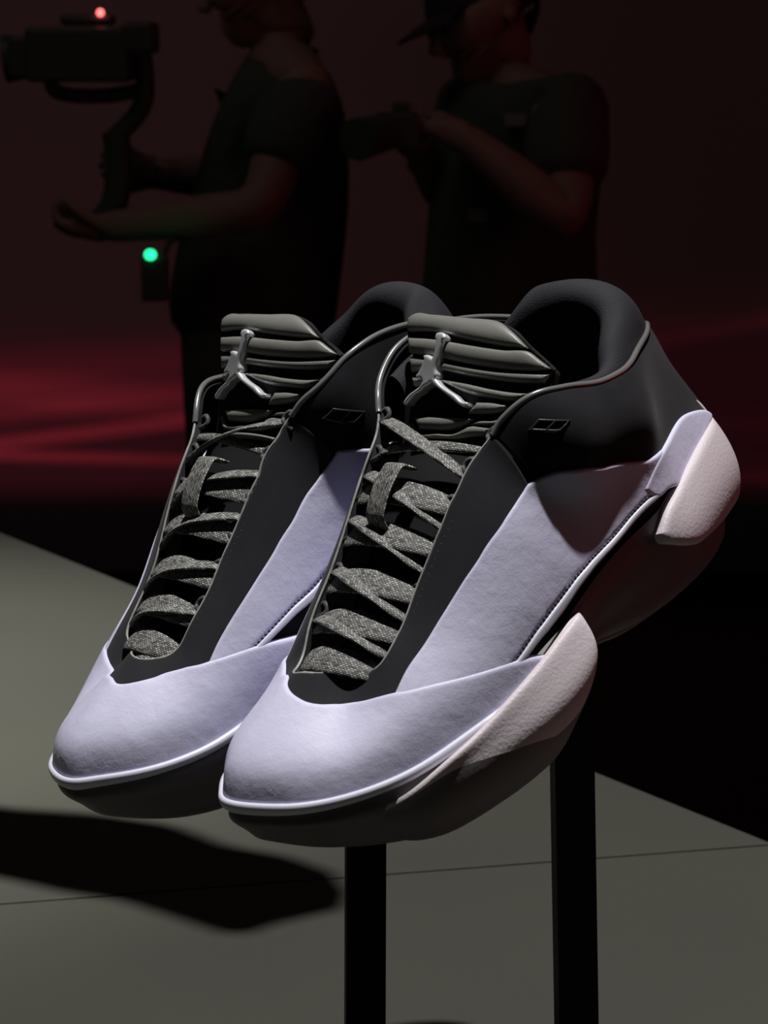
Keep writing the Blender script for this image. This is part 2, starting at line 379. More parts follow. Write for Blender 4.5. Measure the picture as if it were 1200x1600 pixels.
def sole_net(toe_dx=0.0):
    U = upper_net(toe_dx)
    def zb(x): return float(np.interp(x, [.06, .08, .105, .125, .14, .155], [.0045, .0050, .0075, .012, .0165, .022]))
    rows = [None]*SOLE_N
    cen = np.array([.03, -.002])
    for i in list(range(0, 6))+list(range(25, 30)):
        F = U[i, 0]; a = U[(i+1) % 30, 0]-U[(i-1) % 30, 0]; n = np.array([a[1], -a[0]]); n /= np.linalg.norm(n)
        front = max(0., n[0])
        def at(o, z): return (F[0]+n[0]*o, F[1]+n[1]*o, z)
        zt = F[2]-.003; b = zb(F[0]); h = zt-b
        rows[i] = [at(-.003, zt+.002), at(.0024, zt-.003), at(.0030-.0008*front, zt-h*.38), at(.0006-.003*front, zt-h*.72), at(-.0050-.005*front, b-.0022), (F[0]-n[0]*.03, F[1]-n[1]*.03, max(b-.0045, .003))]
    side = {6: [(.062, .0490, .041), (.062, .0508, .037), (.062, .0508, .029), (.062, .048, .018), (.062, .042, .0055), (.062, 0, .004)],
            7: [(.04, .0515, .049), (.04, .0530, .045), (.04, .0520, .036), (.04, .049, .023), (.04, .042, .007), (.04, 0, .004)],
            8: [(.018, .0520, .058), (.018, .0525, .052), (.018, .0500, .042), (.018, .045, .031), (.018, .037, .018), (.018, 0, .010)],
            9: [(-.006, .0510, .066), (-.006, .0515, .058), (-.006, .0480, .049), (-.006, .0415, .040), (-.006, .034, .031), (-.006, 0, .020)],
            10: [(-.032, .0500, .0715), (-.032, .0505, .063), (-.032, .0470, .051), (-.032, .0405, .039), (-.032, .032, .0275), (-.032, 0, .019)],
            11: [(-.056, .0486, .0745), (-.056, .0488, .065), (-.056, .0455, .052), (-.056, .0395, .039), (-.056, .030, .0245), (-.056, 0, .017)],
            12: [(-.084, .0435, .078), (-.084, .0450, .066), (-.084, .0448, .052), (-.084, .0400, .038), (-.084, .0285, .0225), (-.084, 0, .015)],
            13: [(-.111, .0350, .079), (-.114, .0362, .066), (-.115, .0365, .051), (-.111, .0330, .036), (-.105, .025, .0215), (-.09, 0, .015)],
            14: [(-.134, .0190, .079), (-.138, .0210, .066), (-.140, .0215, .051), (-.136, .0195, .037), (-.130, .0155, .0225), (-.10, 0, .017)],
            15: [(-.1445, .0, .078), (-.1490, .0, .065), (-.151, .0, .050), (-.147, .0, .036), (-.142, .0, .0235), (-.11, 0, .018)]}
    for k, r in side.items():
        rows[k] = r
        if k != 15: rows[30-k] = [(x, -y*.93, z) for x, y, z in r]
    return squeeze(rows)
TONGUE_ROWS = [(.092, .0600, .020, .000, .006), (.066, .0810, .024, .000, .010), (.042, .1020, .028, .003, .010), (.022, .1185, .031, .004, .008), (.0082, .1285, .035, .005, .006),
               (.0000, .1405, .038, .0060, .003), (-.0072, .1522, .039, .0068, .002), (-.0135, .1632, .039, .0072, .002), (-.0195, .1700, .0385, .0072, .002), (-.0275, .1705, .038, .0072, .002), (-.0335, .1625, .038, .007, .002), (-.0355, .146, .037, .007, .003)]
def tongue_net():
    return np.array([[(xc-s*q*q, q*w, zc-d*q*q) for q in (-1.25, -.9, -.5, 0, .5, .9, 1.25)] for xc, zc, w, s, d in TONGUE_ROWS])
def heel_net():
    h = [[(-.030, .0500, .074), (-.030, .0510, .066), (-.030, .0500, .056), (-.030, .0455, .047), (-.030, .0400, .038), (-.030, .034, .029)],
         [(-.056, .0465, .082), (-.056, .0500, .072), (-.056, .0530, .061), (-.056, .0515, .050), (-.056, .0445, .039), (-.056, .035, .028)],
         [(-.082, .0400, .090), (-.083, .0460, .078), (-.083, .0510, .065), (-.083, .0505, .052), (-.083, .0435, .040), (-.083, .033, .028)],
         [(-.106, .0325, .095), (-.111, .0378, .082), (-.1155, .0420, .067), (-.116, .0415, .053), (-.111, .0355, .040), (-.103, .027, .028)],
         [(-.1265, .0195, .096), (-.134, .0222, .083), (-.140, .0247, .068), (-.1415, .0248, .053), (-.137, .0215, .040), (-.127, .016, .028)],
         [(-.1375, .0, .096), (-.1445, .0, .083), (-.149, .0, .068), (-.1500, .0, .053), (-.1465, .0, .039), (-.137, .0, .028)]]
    return squeeze(h+[[(x, -y*.90, z) for x, y, z in r] for r in h[-2::-1]])
# ------------------------------------------------------------------ pattern pieces: (u, v) outlines on the shoe surface
PAT = {"front_A": [[-3.509, 2.837], [-0.379, 3.301], [0.453, 3.199], [1.048, 3.118], [1.692, 3.102]],
 "front_B": [[3.6569999999999965, 2.583], [3.073999999999998, 2.885], [0.03200000000000003, 3.076], [-0.6729999999999983, 2.957], [-1.2600000000000016, 2.912]],
 "toe_lat": [[2.392, 3.123], [3.034, 3.033], [3.698, 2.668], [4.245, 2.242], [4.751, 1.771], [5.186, 1.463], [5.969, 0.964], [6.589, 0.587], [6.996, 0.345], [7.28, 0.184]],
 "toe_med": [[-1.7970000000000006, 2.915], [-2.5060000000000002, 2.951], [-3.1340000000000003, 2.945], [-3.9239999999999995, 2.625], [-4.587, 2.073], [-5.079999999999998, 1.684], [-5.486000000000001, 1.411], [-6.251999999999999, 0.883]],
 "eye_lat": [[4.253, 2.255], [4.88, 2.265], [5.434, 2.327], [6.026, 2.393], [6.541, 2.331], [7.074, 2.119], [7.668, 1.904], [7.972, 1.937], [8.214, 2.081], [8.385, 2.26]],
 "eye_med": [[-4.600999999999999, 2.097], [-5.231000000000002, 2.09], [-5.82, 2.148], [-6.382999999999999, 2.113], [-6.998999999999999, 1.948], [-7.640000000000001, 1.765], [-8.221, 1.955], [-8.5, 2.244], [-8.664000000000001, 2.477], [-8.792000000000002, 2.683]],
 "throat_lat": [[2.831, 3.756], [3.844, 3.34], [4.594, 3.044], [5.363, 3.074], [6.289, 3.295], [6.705, 3.269], [7.127, 3.114], [7.53, 2.906], [7.923, 2.918], [8.177, 3.101], [8.347, 3.309]],
 "throat_med": [[-1.5109999999999992, 3.498], [-2.8240000000000016, 3.475], [-4.256, 3.343], [-5.562999999999999, 3.182], [-6.285, 3.244], [-6.920000000000002, 3.072], [-7.4830000000000005, 2.756], [-8.053999999999998, 2.888], [-8.297, 3.188], [-8.472000000000001, 3.471]],
 "edge_lat": [[8.347, 3.309], [8.558, 3.638], [9.009, 4.001], [9.55, 4.014], [10.263, 3.886], [10.959, 3.956], [12.075, 3.953], [13.494, 3.911]],
 "edge_med": [[-8.472000000000001, 3.471], [-8.803999999999998, 3.923], [-9.449000000000002, 4.179], [-10.05, 4.074], [-11.122, 4.114]],
 "low_lat": [[6.41, 0.573], [6.682, 0.595], [7.117, 0.611], [7.584, 0.592], [8.083, 0.633], [8.564, 0.803], [9.111, 1.062], [9.64, 1.198], [10.601, 1.349], [11.503, 1.274], [12.126, 1.024]],
 "low_med": [[-5.428000000000001, 1.308], [-5.675000000000001, 1.283], [-6.135000000000002, 1.236], [-6.643000000000001, 1.147], [-7.385999999999999, 0.93], [-8.131, 0.892]],
 "top_lat": [[8.385, 2.26], [8.624, 2.459], [8.839, 2.601], [9.157, 2.627], [9.626, 2.47], [10.741, 2.074]],
 "top_med": [[-8.792000000000002, 2.683], [-9.004000000000001, 2.715], [-9.27, 2.615], [-9.704999999999998, 2.346]],
 "counter_lat": [[10.49, 1.546], [11.0, 1.864], [11.986, 1.931], [12.947, 1.926], [13.502, 1.684], [14.337, 1.062]],
 "logo_lat": [[8.712, 3.363], [8.888, 3.557], [9.246, 3.439], [9.026, 3.3]],
 "logo_med": [[-8.797, 3.398], [-9.0, 3.569], [-9.41, 3.234], [-9.154, 3.182]],
 "heelpod": [[4.1, 1.1], [3.189, 1.008], [2.291, 0.957], [1.372, 0.853], [0.918, 0.887], [0.573, 1.263]],
 "strip_end": [],
 "tongue_outline": [[6.645, 1.18], [7.414, 0.947], [7.906, 0.798], [8.211, 1.146], [8.606, 2.676], [8.676, 3.647], [8.189, 4.166], [7.385, 4.754], [6.666, 5.476]],
 "ribs": [[[7.29, 1.023], [7.809, 0.797], [8.09, 0.968], [8.374, 1.865], [8.544, 2.862], [8.608, 3.649], [8.123, 4.14], [7.346, 4.746], [7.362, 4.049], [7.463, 3.196], [7.563, 2.244]], [[7.073, 1.108], [7.252, 2.572], [7.233, 3.295], [7.21, 4.069], [7.232, 4.754], [6.993, 5.056], [6.709, 5.416], [6.595, 4.885], [6.558, 3.818], [6.572, 3.172], [6.618, 2.416], [6.542, 1.278]], [[6.442, 1.308], [6.53, 2.428], [6.515, 3.178], [6.494, 3.954], [6.538, 4.892], [6.544, 5.384], [6.268, 5.241], [6.212, 4.525], [6.21, 3.859], [6.221, 3.213], [6.251, 2.633], [5.991, 1.469]], [[5.858, 1.537], [5.973, 2.514], [5.988, 3.243], [5.912, 3.901], [5.886, 4.441], [5.918, 4.992], [5.67, 4.657], [5.631, 3.948], [5.688, 3.288], [5.891, 2.528], [5.597, 1.69]], [[5.432, 3.625], [5.473, 3.977], [5.437, 4.434], [5.261, 4.29], [5.097, 3.848], [5.033, 3.462]], [[4.747, 1.857], [4.855, 2.858], [4.909, 3.616], [4.688, 3.452], [4.545, 3.201], [4.439, 2.129]], [[4.729, 3.58], [4.868, 3.823], [4.927, 4.152], [5.205, 4.556], [4.842, 4.381], [4.763, 3.979]], [[4.584, 1.591], [4.527, 1.762], [4.338, 2.018], [4.349, 2.79], [4.397, 3.247], [4.635, 3.53], [4.717, 4.211], [4.478, 4.101], [4.387, 3.722], [4.235, 3.289], [4.184, 2.666], [4.202, 1.899]], [[4.053, 1.838], [4.12, 2.687], [4.141, 3.448], [4.121, 3.935], [3.991, 3.92], [3.96, 3.226], [3.908, 1.961]]],
 "jump": [[7.457, 2.432], [7.514, 2.538], [7.456, 2.671], [7.308, 2.714], [7.187, 2.663], [7.051, 2.651], [6.801, 2.622], [6.607, 2.6], [6.458, 2.572], [6.243, 2.554], [6.072, 2.596], [5.951, 2.567], [5.8, 2.718], [5.657, 2.95], [5.527, 3.18], [5.368, 3.367], [5.355, 3.514], [5.262, 3.523], [5.2, 3.421], [5.254, 3.292], [5.408, 3.076], [5.562, 2.834], [5.704, 2.601], [5.801, 2.46], [5.694, 2.376], [5.583, 2.235], [5.466, 2.163], [5.341, 1.984], [5.197, 1.845], [5.031, 1.667], [5.062, 1.553], [5.154, 1.617], [5.336, 1.78], [5.504, 1.992], [5.641, 2.126], [5.8, 2.19], [5.848, 2.122], [5.82, 1.984], [5.91, 1.908], [6.074, 2.014], [6.177, 2.056], [6.294, 2.095], [6.382, 2.12], [6.485, 2.142], [6.584, 2.095], [6.639, 2.194], [6.609, 2.329], [6.572, 2.405], [6.664, 2.426], [6.903, 2.46], [7.12, 2.477], [7.271, 2.417]]}
POSE_NEAR = ([[-0.680061, 0.680715, -0.272294], [-0.414037, -0.050076, 0.908882], [0.605054, 0.730835, 0.315896]], [0.063823, -0.085849, -0.92317])
POSE_FAR = ([[-0.68582, 0.685715, -0.243815], [-0.425991, -0.106611, 0.898424], [0.590069, 0.72002, 0.365225]], [-0.02109, -0.07975, -0.995463])
# ------------------------------------------------------------------ builders on a surface
def panel(name, S, outline, mat, parent, t=.001, r=None, base=0., depth=.002, step=.0016, closed_smooth=True, corner=38., puff=None, flip=False, raw_outline=None):
    """a sheet of thickness t cut to `outline` (u, v control points on S) with rolled edges"""
    r = r or t*1.2
    c = np.mean(outline, 0)
    e = .05
    P0 = S([c, c+[e, 0], c+[0, e]])
    O = np.asarray(outline, float)
    L3 = S(O)
    # mean metric of the panel in u and v
    ku = np.median(np.linalg.norm(S(O+[e, 0])-L3, axis=1))/e; kv = np.median(np.linalg.norm(S(O+[0, e])-L3, axis=1))/e
    K = np.array([ku, kv])
    B = (polyline(O*K, step*.6, True, corner) if raw_outline is None else np.asarray(raw_outline)*K)
    # remove near-duplicates
    keep = [0]
    for i in range(1, len(B)):
        if np.linalg.norm(B[i]-B[keep[-1]]) > step*.12: keep.append(i)
    B = B[keep]
    area2 = np.sum(B[:, 0]*np.roll(B[:, 1], -1)-np.roll(B[:, 0], -1)*B[:, 1])
    if area2 < 0: B = B[::-1]
    nB = len(B)
    tan = np.roll(B, -1, 0)-np.roll(B, 1, 0); tan /= np.linalg.norm(tan, axis=1)[:, None]+1e-12
    inn = np.stack([-tan[:, 1], tan[:, 0]], 1)
    pts = [B]
    for f in (.12, .4, .75, 1.15):
        q = B+inn*r*f
        q = q[inside(B, q)]
        if len(q):
            q = q[near(q, B) > r*f*.86]; pts.append(q)
    lo = B.min(0); hi = B.max(0)
    gx = np.arange(lo[0], hi[0], step); gy = np.arange(lo[1], hi[1], step*.87)
    G = np.array([(x+(j % 2)*step*.5, y) for j, y in enumerate(gy) for x in gx]).reshape(-1, 2)
    if len(G):
        G = G[inside(B, G)]
        if len(G): G = G[near(G, B) > max(r*1.4, step*.6)]; pts.append(G)
    A = np.concatenate(pts)
    res = delaunay_2d_cdt([Vector(p) for p in A], [(i, (i+1) % nB) for i in range(nB)], [], 1, 1e-7)
    V = np.array([(v.x, v.y) for v in res[0]]); Fc = [tuple(f) for f in res[2]]
    uv = V/K
    P = S(uv); N = S.normal(uv)
    if flip: N = -N
    # boundary loop from the triangles
    cnt = {}
    for f in Fc:
        for a, b in ((f[0], f[1]), (f[1], f[2]), (f[2], f[0])): cnt[(a, b)] = cnt.get((a, b), 0)+1
    be = [(a, b) for (a, b) in cnt if (b, a) not in cnt]
    bset = sorted({i for ed in be for i in ed})
    d = near(P, P[bset]); q = np.clip(d/r, 0, 1)
    h = np.sqrt(np.clip(1-(1-q)**2, 0, 1))
    off = base+t*(.25+.75*h)
    if puff: off = off+puff[0]*np.sqrt(np.clip(1-(1-np.clip(d/puff[1], 0, 1))**2, 0, 1))
    Q = P+N*off[:, None]
    verts = list(Q); faces = list(Fc)
    low = {}
    for i in bset: low[i] = len(verts); verts.append(P[i]+N[i]*(base-depth))
    for a, b in be: faces.append((b, a, low[a], low[b]))
    if flip or S.s < 0: pass
    o = mesh(name, verts, faces, mat, parent, sharp=50)
    return fix_dir(o, Q, N)
def fix_dir(o, Q, N):
    """make the face windings agree with the surface normal"""
    me = o.data; s = 0.
    for p in list(me.polygons)[:200]:
        i = p.vertices[0]
        if i < len(N): s += float(np.dot(p.normal, N[i]))
    if s < 0: me.flip_normals()
    return o
def tube(name, pts, rad, mat, parent, k=8, caps=True, flat=None, up=None):
    """round (or flattened) tube through 3-D points; rad may be a list"""
    P = np.asarray(pts, float); n = len(P); rad = np.broadcast_to(np.asarray(rad, float), (n,))
    T = np.gradient(P, axis=0); T /= np.linalg.norm(T, axis=1)[:, None]+1e-12
    verts = []; faces = []
    ref = np.array(up if up is not None else (0, 0, 1.), float)
    for i in range(n):
        a = ref-T[i]*ref.dot(T[i])
        if np.linalg.norm(a) < 1e-4: a = np.cross(T[i], [1., 0, 0])
        a /= np.linalg.norm(a); ref = a if up is None else ref
        b = np.cross(T[i], a)
        for j in range(k):
            w = 2*math.pi*j/k
            verts.append(P[i]+(a*math.cos(w)*(flat or 1.)+b*math.sin(w))*rad[i])
    for i in range(n-1):
        for j in range(k):
            faces.append((i*k+j, i*k+(j+1) % k, (i+1)*k+(j+1) % k, (i+1)*k+j))
    if caps: faces.append(tuple(range(k))[::-1]); faces.append(tuple((n-1)*k+j for j in range(k)))
    return fix_normals(mesh(name, verts, faces, mat, parent, sharp=60))
def skin(name, S, nu, nv, mat, parent, u0=0., u1=None, v0=0., v1=None, closed=False, sharp=40, solid=0.):
    """plain grid over a surface"""
    u1 = u1 if u1 is not None else (S.P.shape[0] if closed else S.P.shape[0]-1); v1 = S.P.shape[1]-1 if v1 is None else v1
    us = np.linspace(u0, u1, nu, endpoint=not closed); vs = np.linspace(v0, v1, nv)
    uv = np.stack(np.meshgrid(us, vs, indexing='ij'), -1).reshape(-1, 2)
    P = S(uv); faces = []
    for i in range(nu if closed else nu-1):
        for j in range(nv-1):
            a = i*nv+j; b = ((i+1) % nu)*nv+j
            faces.append((a, b, b+1, a+1))
    o = mesh(name, P, faces, mat, parent, sharp=sharp)
    return fix_normals(o)
def ribbon(name, pts, nor, width, thick, mat, parent):
    """flat woven strip: centre points, face normals, width per point"""
    P = np.asarray(pts, float); n = len(P); N = np.asarray(nor, float); W = np.broadcast_to(np.asarray(width, float), (n,))
    T = np.gradient(P, axis=0); T /= np.linalg.norm(T, axis=1)[:, None]
    N = N-T*(N*T).sum(1)[:, None]; N /= np.linalg.norm(N, axis=1)[:, None]
    S_ = np.cross(T, N)
    L = np.concatenate([[0], np.cumsum(np.linalg.norm(np.diff(P, axis=0), axis=1))])
    prof = [(-1, 0), (-.94, .7), (-.6, 1.1), (0, 1.25), (.6, 1.1), (.94, .7), (1, 0), (.94, -.7), (.5, -1), (-.5, -1), (-.94, -.7)]
    verts = []; uvs = []; faces = []; k = len(prof)
    for i in range(n):
        for a, b in prof:
            verts.append(P[i]+S_[i]*a*W[i]/2+N[i]*b*thick/2); uvs.append((L[i], a*W[i]/2+.05))
    for i in range(n-1):
        for j in range(k): faces.append((i*k+j, i*k+(j+1) % k, (i+1)*k+(j+1) % k, (i+1)*k+j))
    faces.append(tuple(range(k))); faces.append(tuple((n-1)*k+j for j in range(k))[::-1])
    return fix_normals(mesh(name, verts, faces, mat, parent, uvs=uvs, sharp=60))
def catmull(pts, n):
    P = np.asarray(pts, float); b = spline_basis(len(P), np.linspace(0, len(P)-1, n), False); return b@P
# ------------------------------------------------------------------ the sneaker
def zigzag(pts, S, tooth=.0021, amp=.00075):
    """pinked edge: a saw-tooth along a (u, v) line"""
    L = polyline(np.asarray(pts, float), .02)
    P = S(L); s = np.concatenate([[0], np.cumsum(np.linalg.norm(np.diff(P, axis=0), axis=1))])
    n = int(s[-1]/tooth*2); out = []
    for i in range(n+1):
        q = np.array([np.interp(s[-1]*i/n, s, L[:, k]) for k in (0, 1)])
        q[1] -= (amp/.02 if i % 2 else -amp/.02*.2)
        out.append(q)
    return np.array(out)
def build_sneaker(pose, mirror, toe_dx, label):
    sy = -1. if mirror else 1.
    MIR = np.array([1., sy, 1.])
    R, T = np.array(pose[0]), np.array(pose[1])
    m = np.eye(4); m[:3, :3] = CAMW@R; m[:3, 3] = CAMW@T+CAMP
    root = empty('sneaker', m); tag(root, label, 'shoe', 'pair of display sneakers')
    S = Surf(upper_net(toe_dx)*MIR, True, flip=mirror)
    SO = Surf(sole_net(toe_dx)*MIR, True, flip=not mirror)
    P = {k: [tuple(q) for q in v] for k, v in PAT.items() if k not in ('ribs',)}
    rev = lambda l: list(l)[::-1]
    md = lambda l: [(-u, v) for u, v in l]           # a piece of the outer side laid on the inner side

    # --- sole
    sole = skin('midsole', SO, 240, 60, MAT['midsole'], root, closed=True, v0=0, v1=4.6)
    # tread plate under the sole
    us = np.linspace(0, 30, 121)[:-1]
    ring = SO(np.stack([us, np.full(120, 4.25)], 1)); ring2 = SO(np.stack([us, np.full(120, 4.75)], 1))
    cx = ring.mean(0); verts = []; faces = []
    for w_, dz in ((1.0, .0012), (1.0, -.0012), (.955, -.0022)):
        for p in ring: verts.append((cx[0]+(p[0]-cx[0])*w_, cx[1]+(p[1]-cx[1])*w_, p[2]+dz))
    for p in ring2: verts.append((p[0], p[1], p[2]-.002))
    for k in range(3):
        for i in range(120):
            j = (i+1) % 120; faces.append((k*120+i, k*120+j, (k+1)*120+j, (k+1)*120+i))
    faces.append(tuple(range(360, 480)))
    outs = fix_normals(mesh('outsole', verts, faces, MAT['outsole'], root))
    # pale rubber lip round the toe
    us = np.linspace(-7.3, 7.3, 200); f = S(np.stack([us, np.full(200, .02)], 1)); n = S.normal(np.stack([us, np.full(200, .02)], 1)); n[:, 2] *= .2; n /= np.linalg.norm(n, axis=1)[:, None]
    verts = []; faces = []
    prof = [(-.003, -.0012), (.0012, .0008), (.0034, .0011), (.0044, .0006), (.0048, -.0006), (.0046, -.0022), (.0036, -.0031), (-.003, -.0034)]
    for i in range(200):
        w_ = min(1., .25+.75*min(1, (7.3-abs(us[i]))/1.6)); k_ = 1+.25*max(0, 1-abs(us[i])/3)
        for o_, dz in prof: verts.append(f[i]+n[i]*o_*(w_ if o_ > 0 else 1)+np.array([0, 0, dz*w_*k_]))
    K = len(prof)
    for i in range(199):
        for j in range(K-1): faces.append((i*K+j, i*K+j+1, (i+1)*K+j+1, (i+1)*K+j))
    rim = fix_normals(mesh('toe_rim', verts, faces, MAT['rim'], root, sharp=60))
    # flared forefoot wings, outer and inner side
    lip = [(.1185, .0315, .0262, .0250, .0150), (.1100, .0432, .0312, .0370, .0095), (.0946, .0505, .0371, .0420, .0060), (.0775, .0530, .0406, .0435, .0048), (.0595, .0550, .0457, .0442, .0043), (.0435, .0560, .0502, .0447, .0048), (.0280, .0558, .0549, .0457, .0080), (.0157, .0550, .0583, .0490, .0180)]
    bulge = [.0000, .0003, .0008, .0026, .0050, .0068, .0080, .0082]
    def wing(side):
        net = []
        for i, (x, yl, zl, yb, zb_) in enumerate(lip):
            k = i/7.; h = zl-zb_; dx = .010*k*k; g = bulge[i]; ym = yl+g
            net.append([(x+dx*.4, yl-.0065-.005*(1-k), zl-.012*k-.005), (x, yl-.0024, zl-.0016), (x, yl-.0010, zl+.0002), (x, yl+.0006+g*.10, zl-.0008), (x+dx*.05, yl+g*.62, zl-h*.17),
                        (x+dx*.2, ym, zl-h*.40), (x+dx*.5, ym-(ym-yb)*.30, zl-h*.68), (x+dx*.8, ym-(ym-yb)*.66, zl-h*.88), (x+dx, yb, zb_), (x+dx, yb-.012, zb_+.004)])
        x, yl, zl, yb, zb_ = .0105, .0535, .0590, .0500, .026; h = zl-zb_
        net.append([(x+.002, .047, .050), (x, .0512, .0572), (x-.0002, .0524, .0584), (x, .0540, .0580), (x+.0014, .0580, zl-h*.17), (x+.003, .0602, zl-h*.40), (x+.005, .0570, zl-h*.68), (x+.007, .0530, zl-h*.88), (x+.009, .047, zb_-.004), (x+.008, .038, zb_)])
        net.append([(x-.001, .045, .048), (x-.002, .049, .0550), (x-.002, .050, .0555), (x-.002, .0505, .0550), (x-.001, .0515, .049), (x, .0510, .042), (x+.002, .049, .035), (x+.004, .046, .028), (x+.005, .041, .022), (x+.006, .036, .026)])
        net = np.array(net)*np.array([1, side*sy*(1. if side > 0 else .84), 1])
        net[..., 0] += toe_dx*np.clip((net[..., 0]-.09)/.06, 0, 1)
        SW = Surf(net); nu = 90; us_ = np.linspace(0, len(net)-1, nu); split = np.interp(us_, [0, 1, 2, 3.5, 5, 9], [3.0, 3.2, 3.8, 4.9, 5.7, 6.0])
        for nm, lo_, hi_, mt, nv in (('forefoot_wing', np.zeros(nu), split, MAT['pod'], 34), ('shaded_wing', split, np.full(nu, 9.), MAT['midsole'], 22)):  # lower wing in dark midsole colour: its shade is painted in
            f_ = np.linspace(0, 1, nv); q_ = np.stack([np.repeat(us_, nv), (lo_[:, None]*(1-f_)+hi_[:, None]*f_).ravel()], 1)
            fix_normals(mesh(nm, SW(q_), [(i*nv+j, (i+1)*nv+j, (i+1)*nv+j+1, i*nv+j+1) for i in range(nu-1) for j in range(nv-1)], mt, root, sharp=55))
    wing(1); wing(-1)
    # heel cups, outer and inner side
    hn = heel_net()*MIR
    SH = Surf(hn, False, flip=not mirror)
    hp = P['heelpod']
    cup = [(3.75, -.05)]+hp+[(hp[-1][0]+.03, hp[-1][1]+.35), (.85, 2.15), (1.3, 2.75), (2.0, 3.15), (2.9, 3.45), (3.8, 3.55), (4.5, 3.4), (4.6, 2.6), (4.52, 1.6), (4.25, .5)]  # lower edge cut where shade starts; dark midsole stands for the shaded part
    panel('heel_cup', SH, cup, MAT['pod'], root, t=.0036, r=.0034, depth=.0035, step=.0017)
    panel('heel_cup', SH, [(10-u, v) for u, v in cup], MAT['pod'], root, t=.0036, r=.0034, depth=.0035, step=.0017)

    # --- upper, from the bottom layer up
    top_edge = rev(P['edge_lat'])                       # heel -> throat, outer
    med_edge = [(u+30, v) for u, v in P['edge_med']]    # throat -> heel, inner
    ring_lat = P['edge_lat']+[(14.1, 4.03), (15, 4.0), (16, 4.02), (17, 4.05), (18, 4.08)]+rev(med_edge)
    tl = P['top_lat']; tm = [(u+30, v) for u, v in P['top_med']]
    low = [(21.35, 2.2), (20.3, 2.0), (19.3, 1.8), (18.3, 1.5), (17.5, 1.2), (16, .9), (15, .9), (14, .9), (12.5, 1.2), (11.7, 1.5), (10.7, 1.7), (9.8, 2.0), (8.95, 2.15), (8.5, 1.95)]
    collar = panel('collar', S, [(u, v-.03) for u, v in ring_lat]+low, MAT['suede'], root, t=.0010, r=.0012, step=.0021)
    us = np.linspace(0, 30, 201)[:-1]; v_lo = np.interp(us, [0, 8.3, 9.2, 20.8, 21.7, 30], [.2, .2, .6, .6, .2, .2])
    g_ = np.array([(u, a_+(2.2-a_)*k/21.) for u, a_ in zip(us, v_lo) for k in range(22)]); V_ = S(g_)-S.normal(g_)*.0030
    fix_normals(mesh('upper_lining', V_, [(i*22+j, ((i+1) % 200)*22+j, ((i+1) % 200)*22+j+1, i*22+j+1) for i in range(200) for j in range(21)], MAT['tongue_base'], root, sharp=0))
    # padded inner collar with the raised heel pillow
    pn = [[(-.010, .0405, .140), (-.010, .0390, .1425), (-.010, .0365, .1435), (-.010, .0335, .142), (-.010, .0315, .135), (-.010, .031, .118), (-.010, .030, .095)],
          [(-.032, .0440, .1360), (-.032, .0425, .1385), (-.032, .0400, .1390), (-.032, .0370, .137), (-.032, .0350, .130), (-.032, .034, .115), (-.032, .033, .090)],
          [(-.056, .0415, .1310), (-.056, .0400, .1345), (-.055, .0375, .1360), (-.054, .0345, .1345), (-.053, .0325, .128), (-.053, .032, .112), (-.055, .031, .090)],
          [(-.074, .0355, .1310), (-.073, .0345, .1385), (-.070, .0320, .1425), (-.066, .0285, .1415), (-.064, .0260, .133), (-.066, .025, .113), (-.070, .025, .090)],
          [(-.0935, .0260, .1315), (-.0915, .0270, .1425), (-.0865, .0265, .1505), (-.0800, .0235, .1515), (-.0755, .0205, .143), (-.079, .020, .118), (-.085, .020, .090)],
          [(-.1125, .0140, .1300), (-.1060, .0165, .1460), (-.0970, .0170, .1580), (-.0870, .0155, .1595), (-.0815, .0135, .148), (-.088, .013, .120), (-.095, .012, .090)],
          [(-.1220, .0000, .1260), (-.1120, .0000, .1460), (-.1000, .0000, .1615), (-.0880, .0000, .1640), (-.0820, .0000, .152), (-.090, .000, .121), (-.098, .000, .090)],
          [(-.1125, -.0155, .1330), (-.1050, -.0175, .1490), (-.0955, -.0180, .1618), (-.0855, -.0165, .1632), (-.0795, -.0145, .150), (-.086, -.014, .122), (-.093, -.013, .090)],
          [(-.0955, -.0300, .1390), (-.0915, -.0300, .1510), (-.0865, -.0268, .1590), (-.0795, -.0240, .1598), (-.0745, -.0220, .150), (-.078, -.021, .121), (-.083, -.020, .090)],
          [(-.0760, -.0395, .1455), (-.0745, -.0380, .1470), (-.0710, -.0355, .1475), (-.0660, -.0325, .1465), (-.0640, -.0300, .141), (-.066, -.028, .120), (-.070, -.026, .090)],
          [(-.056, -.0432, .1505), (-.056, -.0415, .1520), (-.055, -.0390, .1525), (-.054, -.0360, .1510), (-.053, -.0340, .145), (-.053, -.033, .125), (-.055, -.032, .090)],
          [(-.031, -.0435, .1525), (-.031, -.0420, .1540), (-.031, -.0395, .1545), (-.031, -.0370, .153), (-.031, -.0350, .147), (-.031, -.034, .125), (-.031, -.033, .090)],
          [(-.008, -.0400, .1490), (-.008, -.0385, .1505), (-.008, -.0360, .1510), (-.008, -.0335, .149), (-.008, -.0315, .142), (-.008, -.031, .120), (-.008, -.030, .095)]]
    pn = np.array(pn); hi = np.clip((pn[..., 2]-.136)/.02, 0, 1)*(pn[..., 0] < -.07); pn[..., 2] -= .0032*hi
    pil = skin('collar_lining', Surf(pn*MIR), 130, 46, MAT['lining'], root, sharp=0)
    # glossy piping along the collar edge
    line = polyline(np.array(ring_lat), .05)
    pp = S(line)+S.normal(line)*.0008
    tube('collar_piping', pp, .00135, MAT['piping'], root, k=8)
    # black nubuck round the laces
    outer = [(4.1, 2.05)]+[(u, v-.14) for u, v in P['eye_lat'][1:-1]]+[(8.42, 2.05)]
    outer_m = [(-8.78, 2.45)]+[(u, v-.14) for u, v in rev(P['eye_med'])[1:-1]]+[(-4.5, 1.9)]
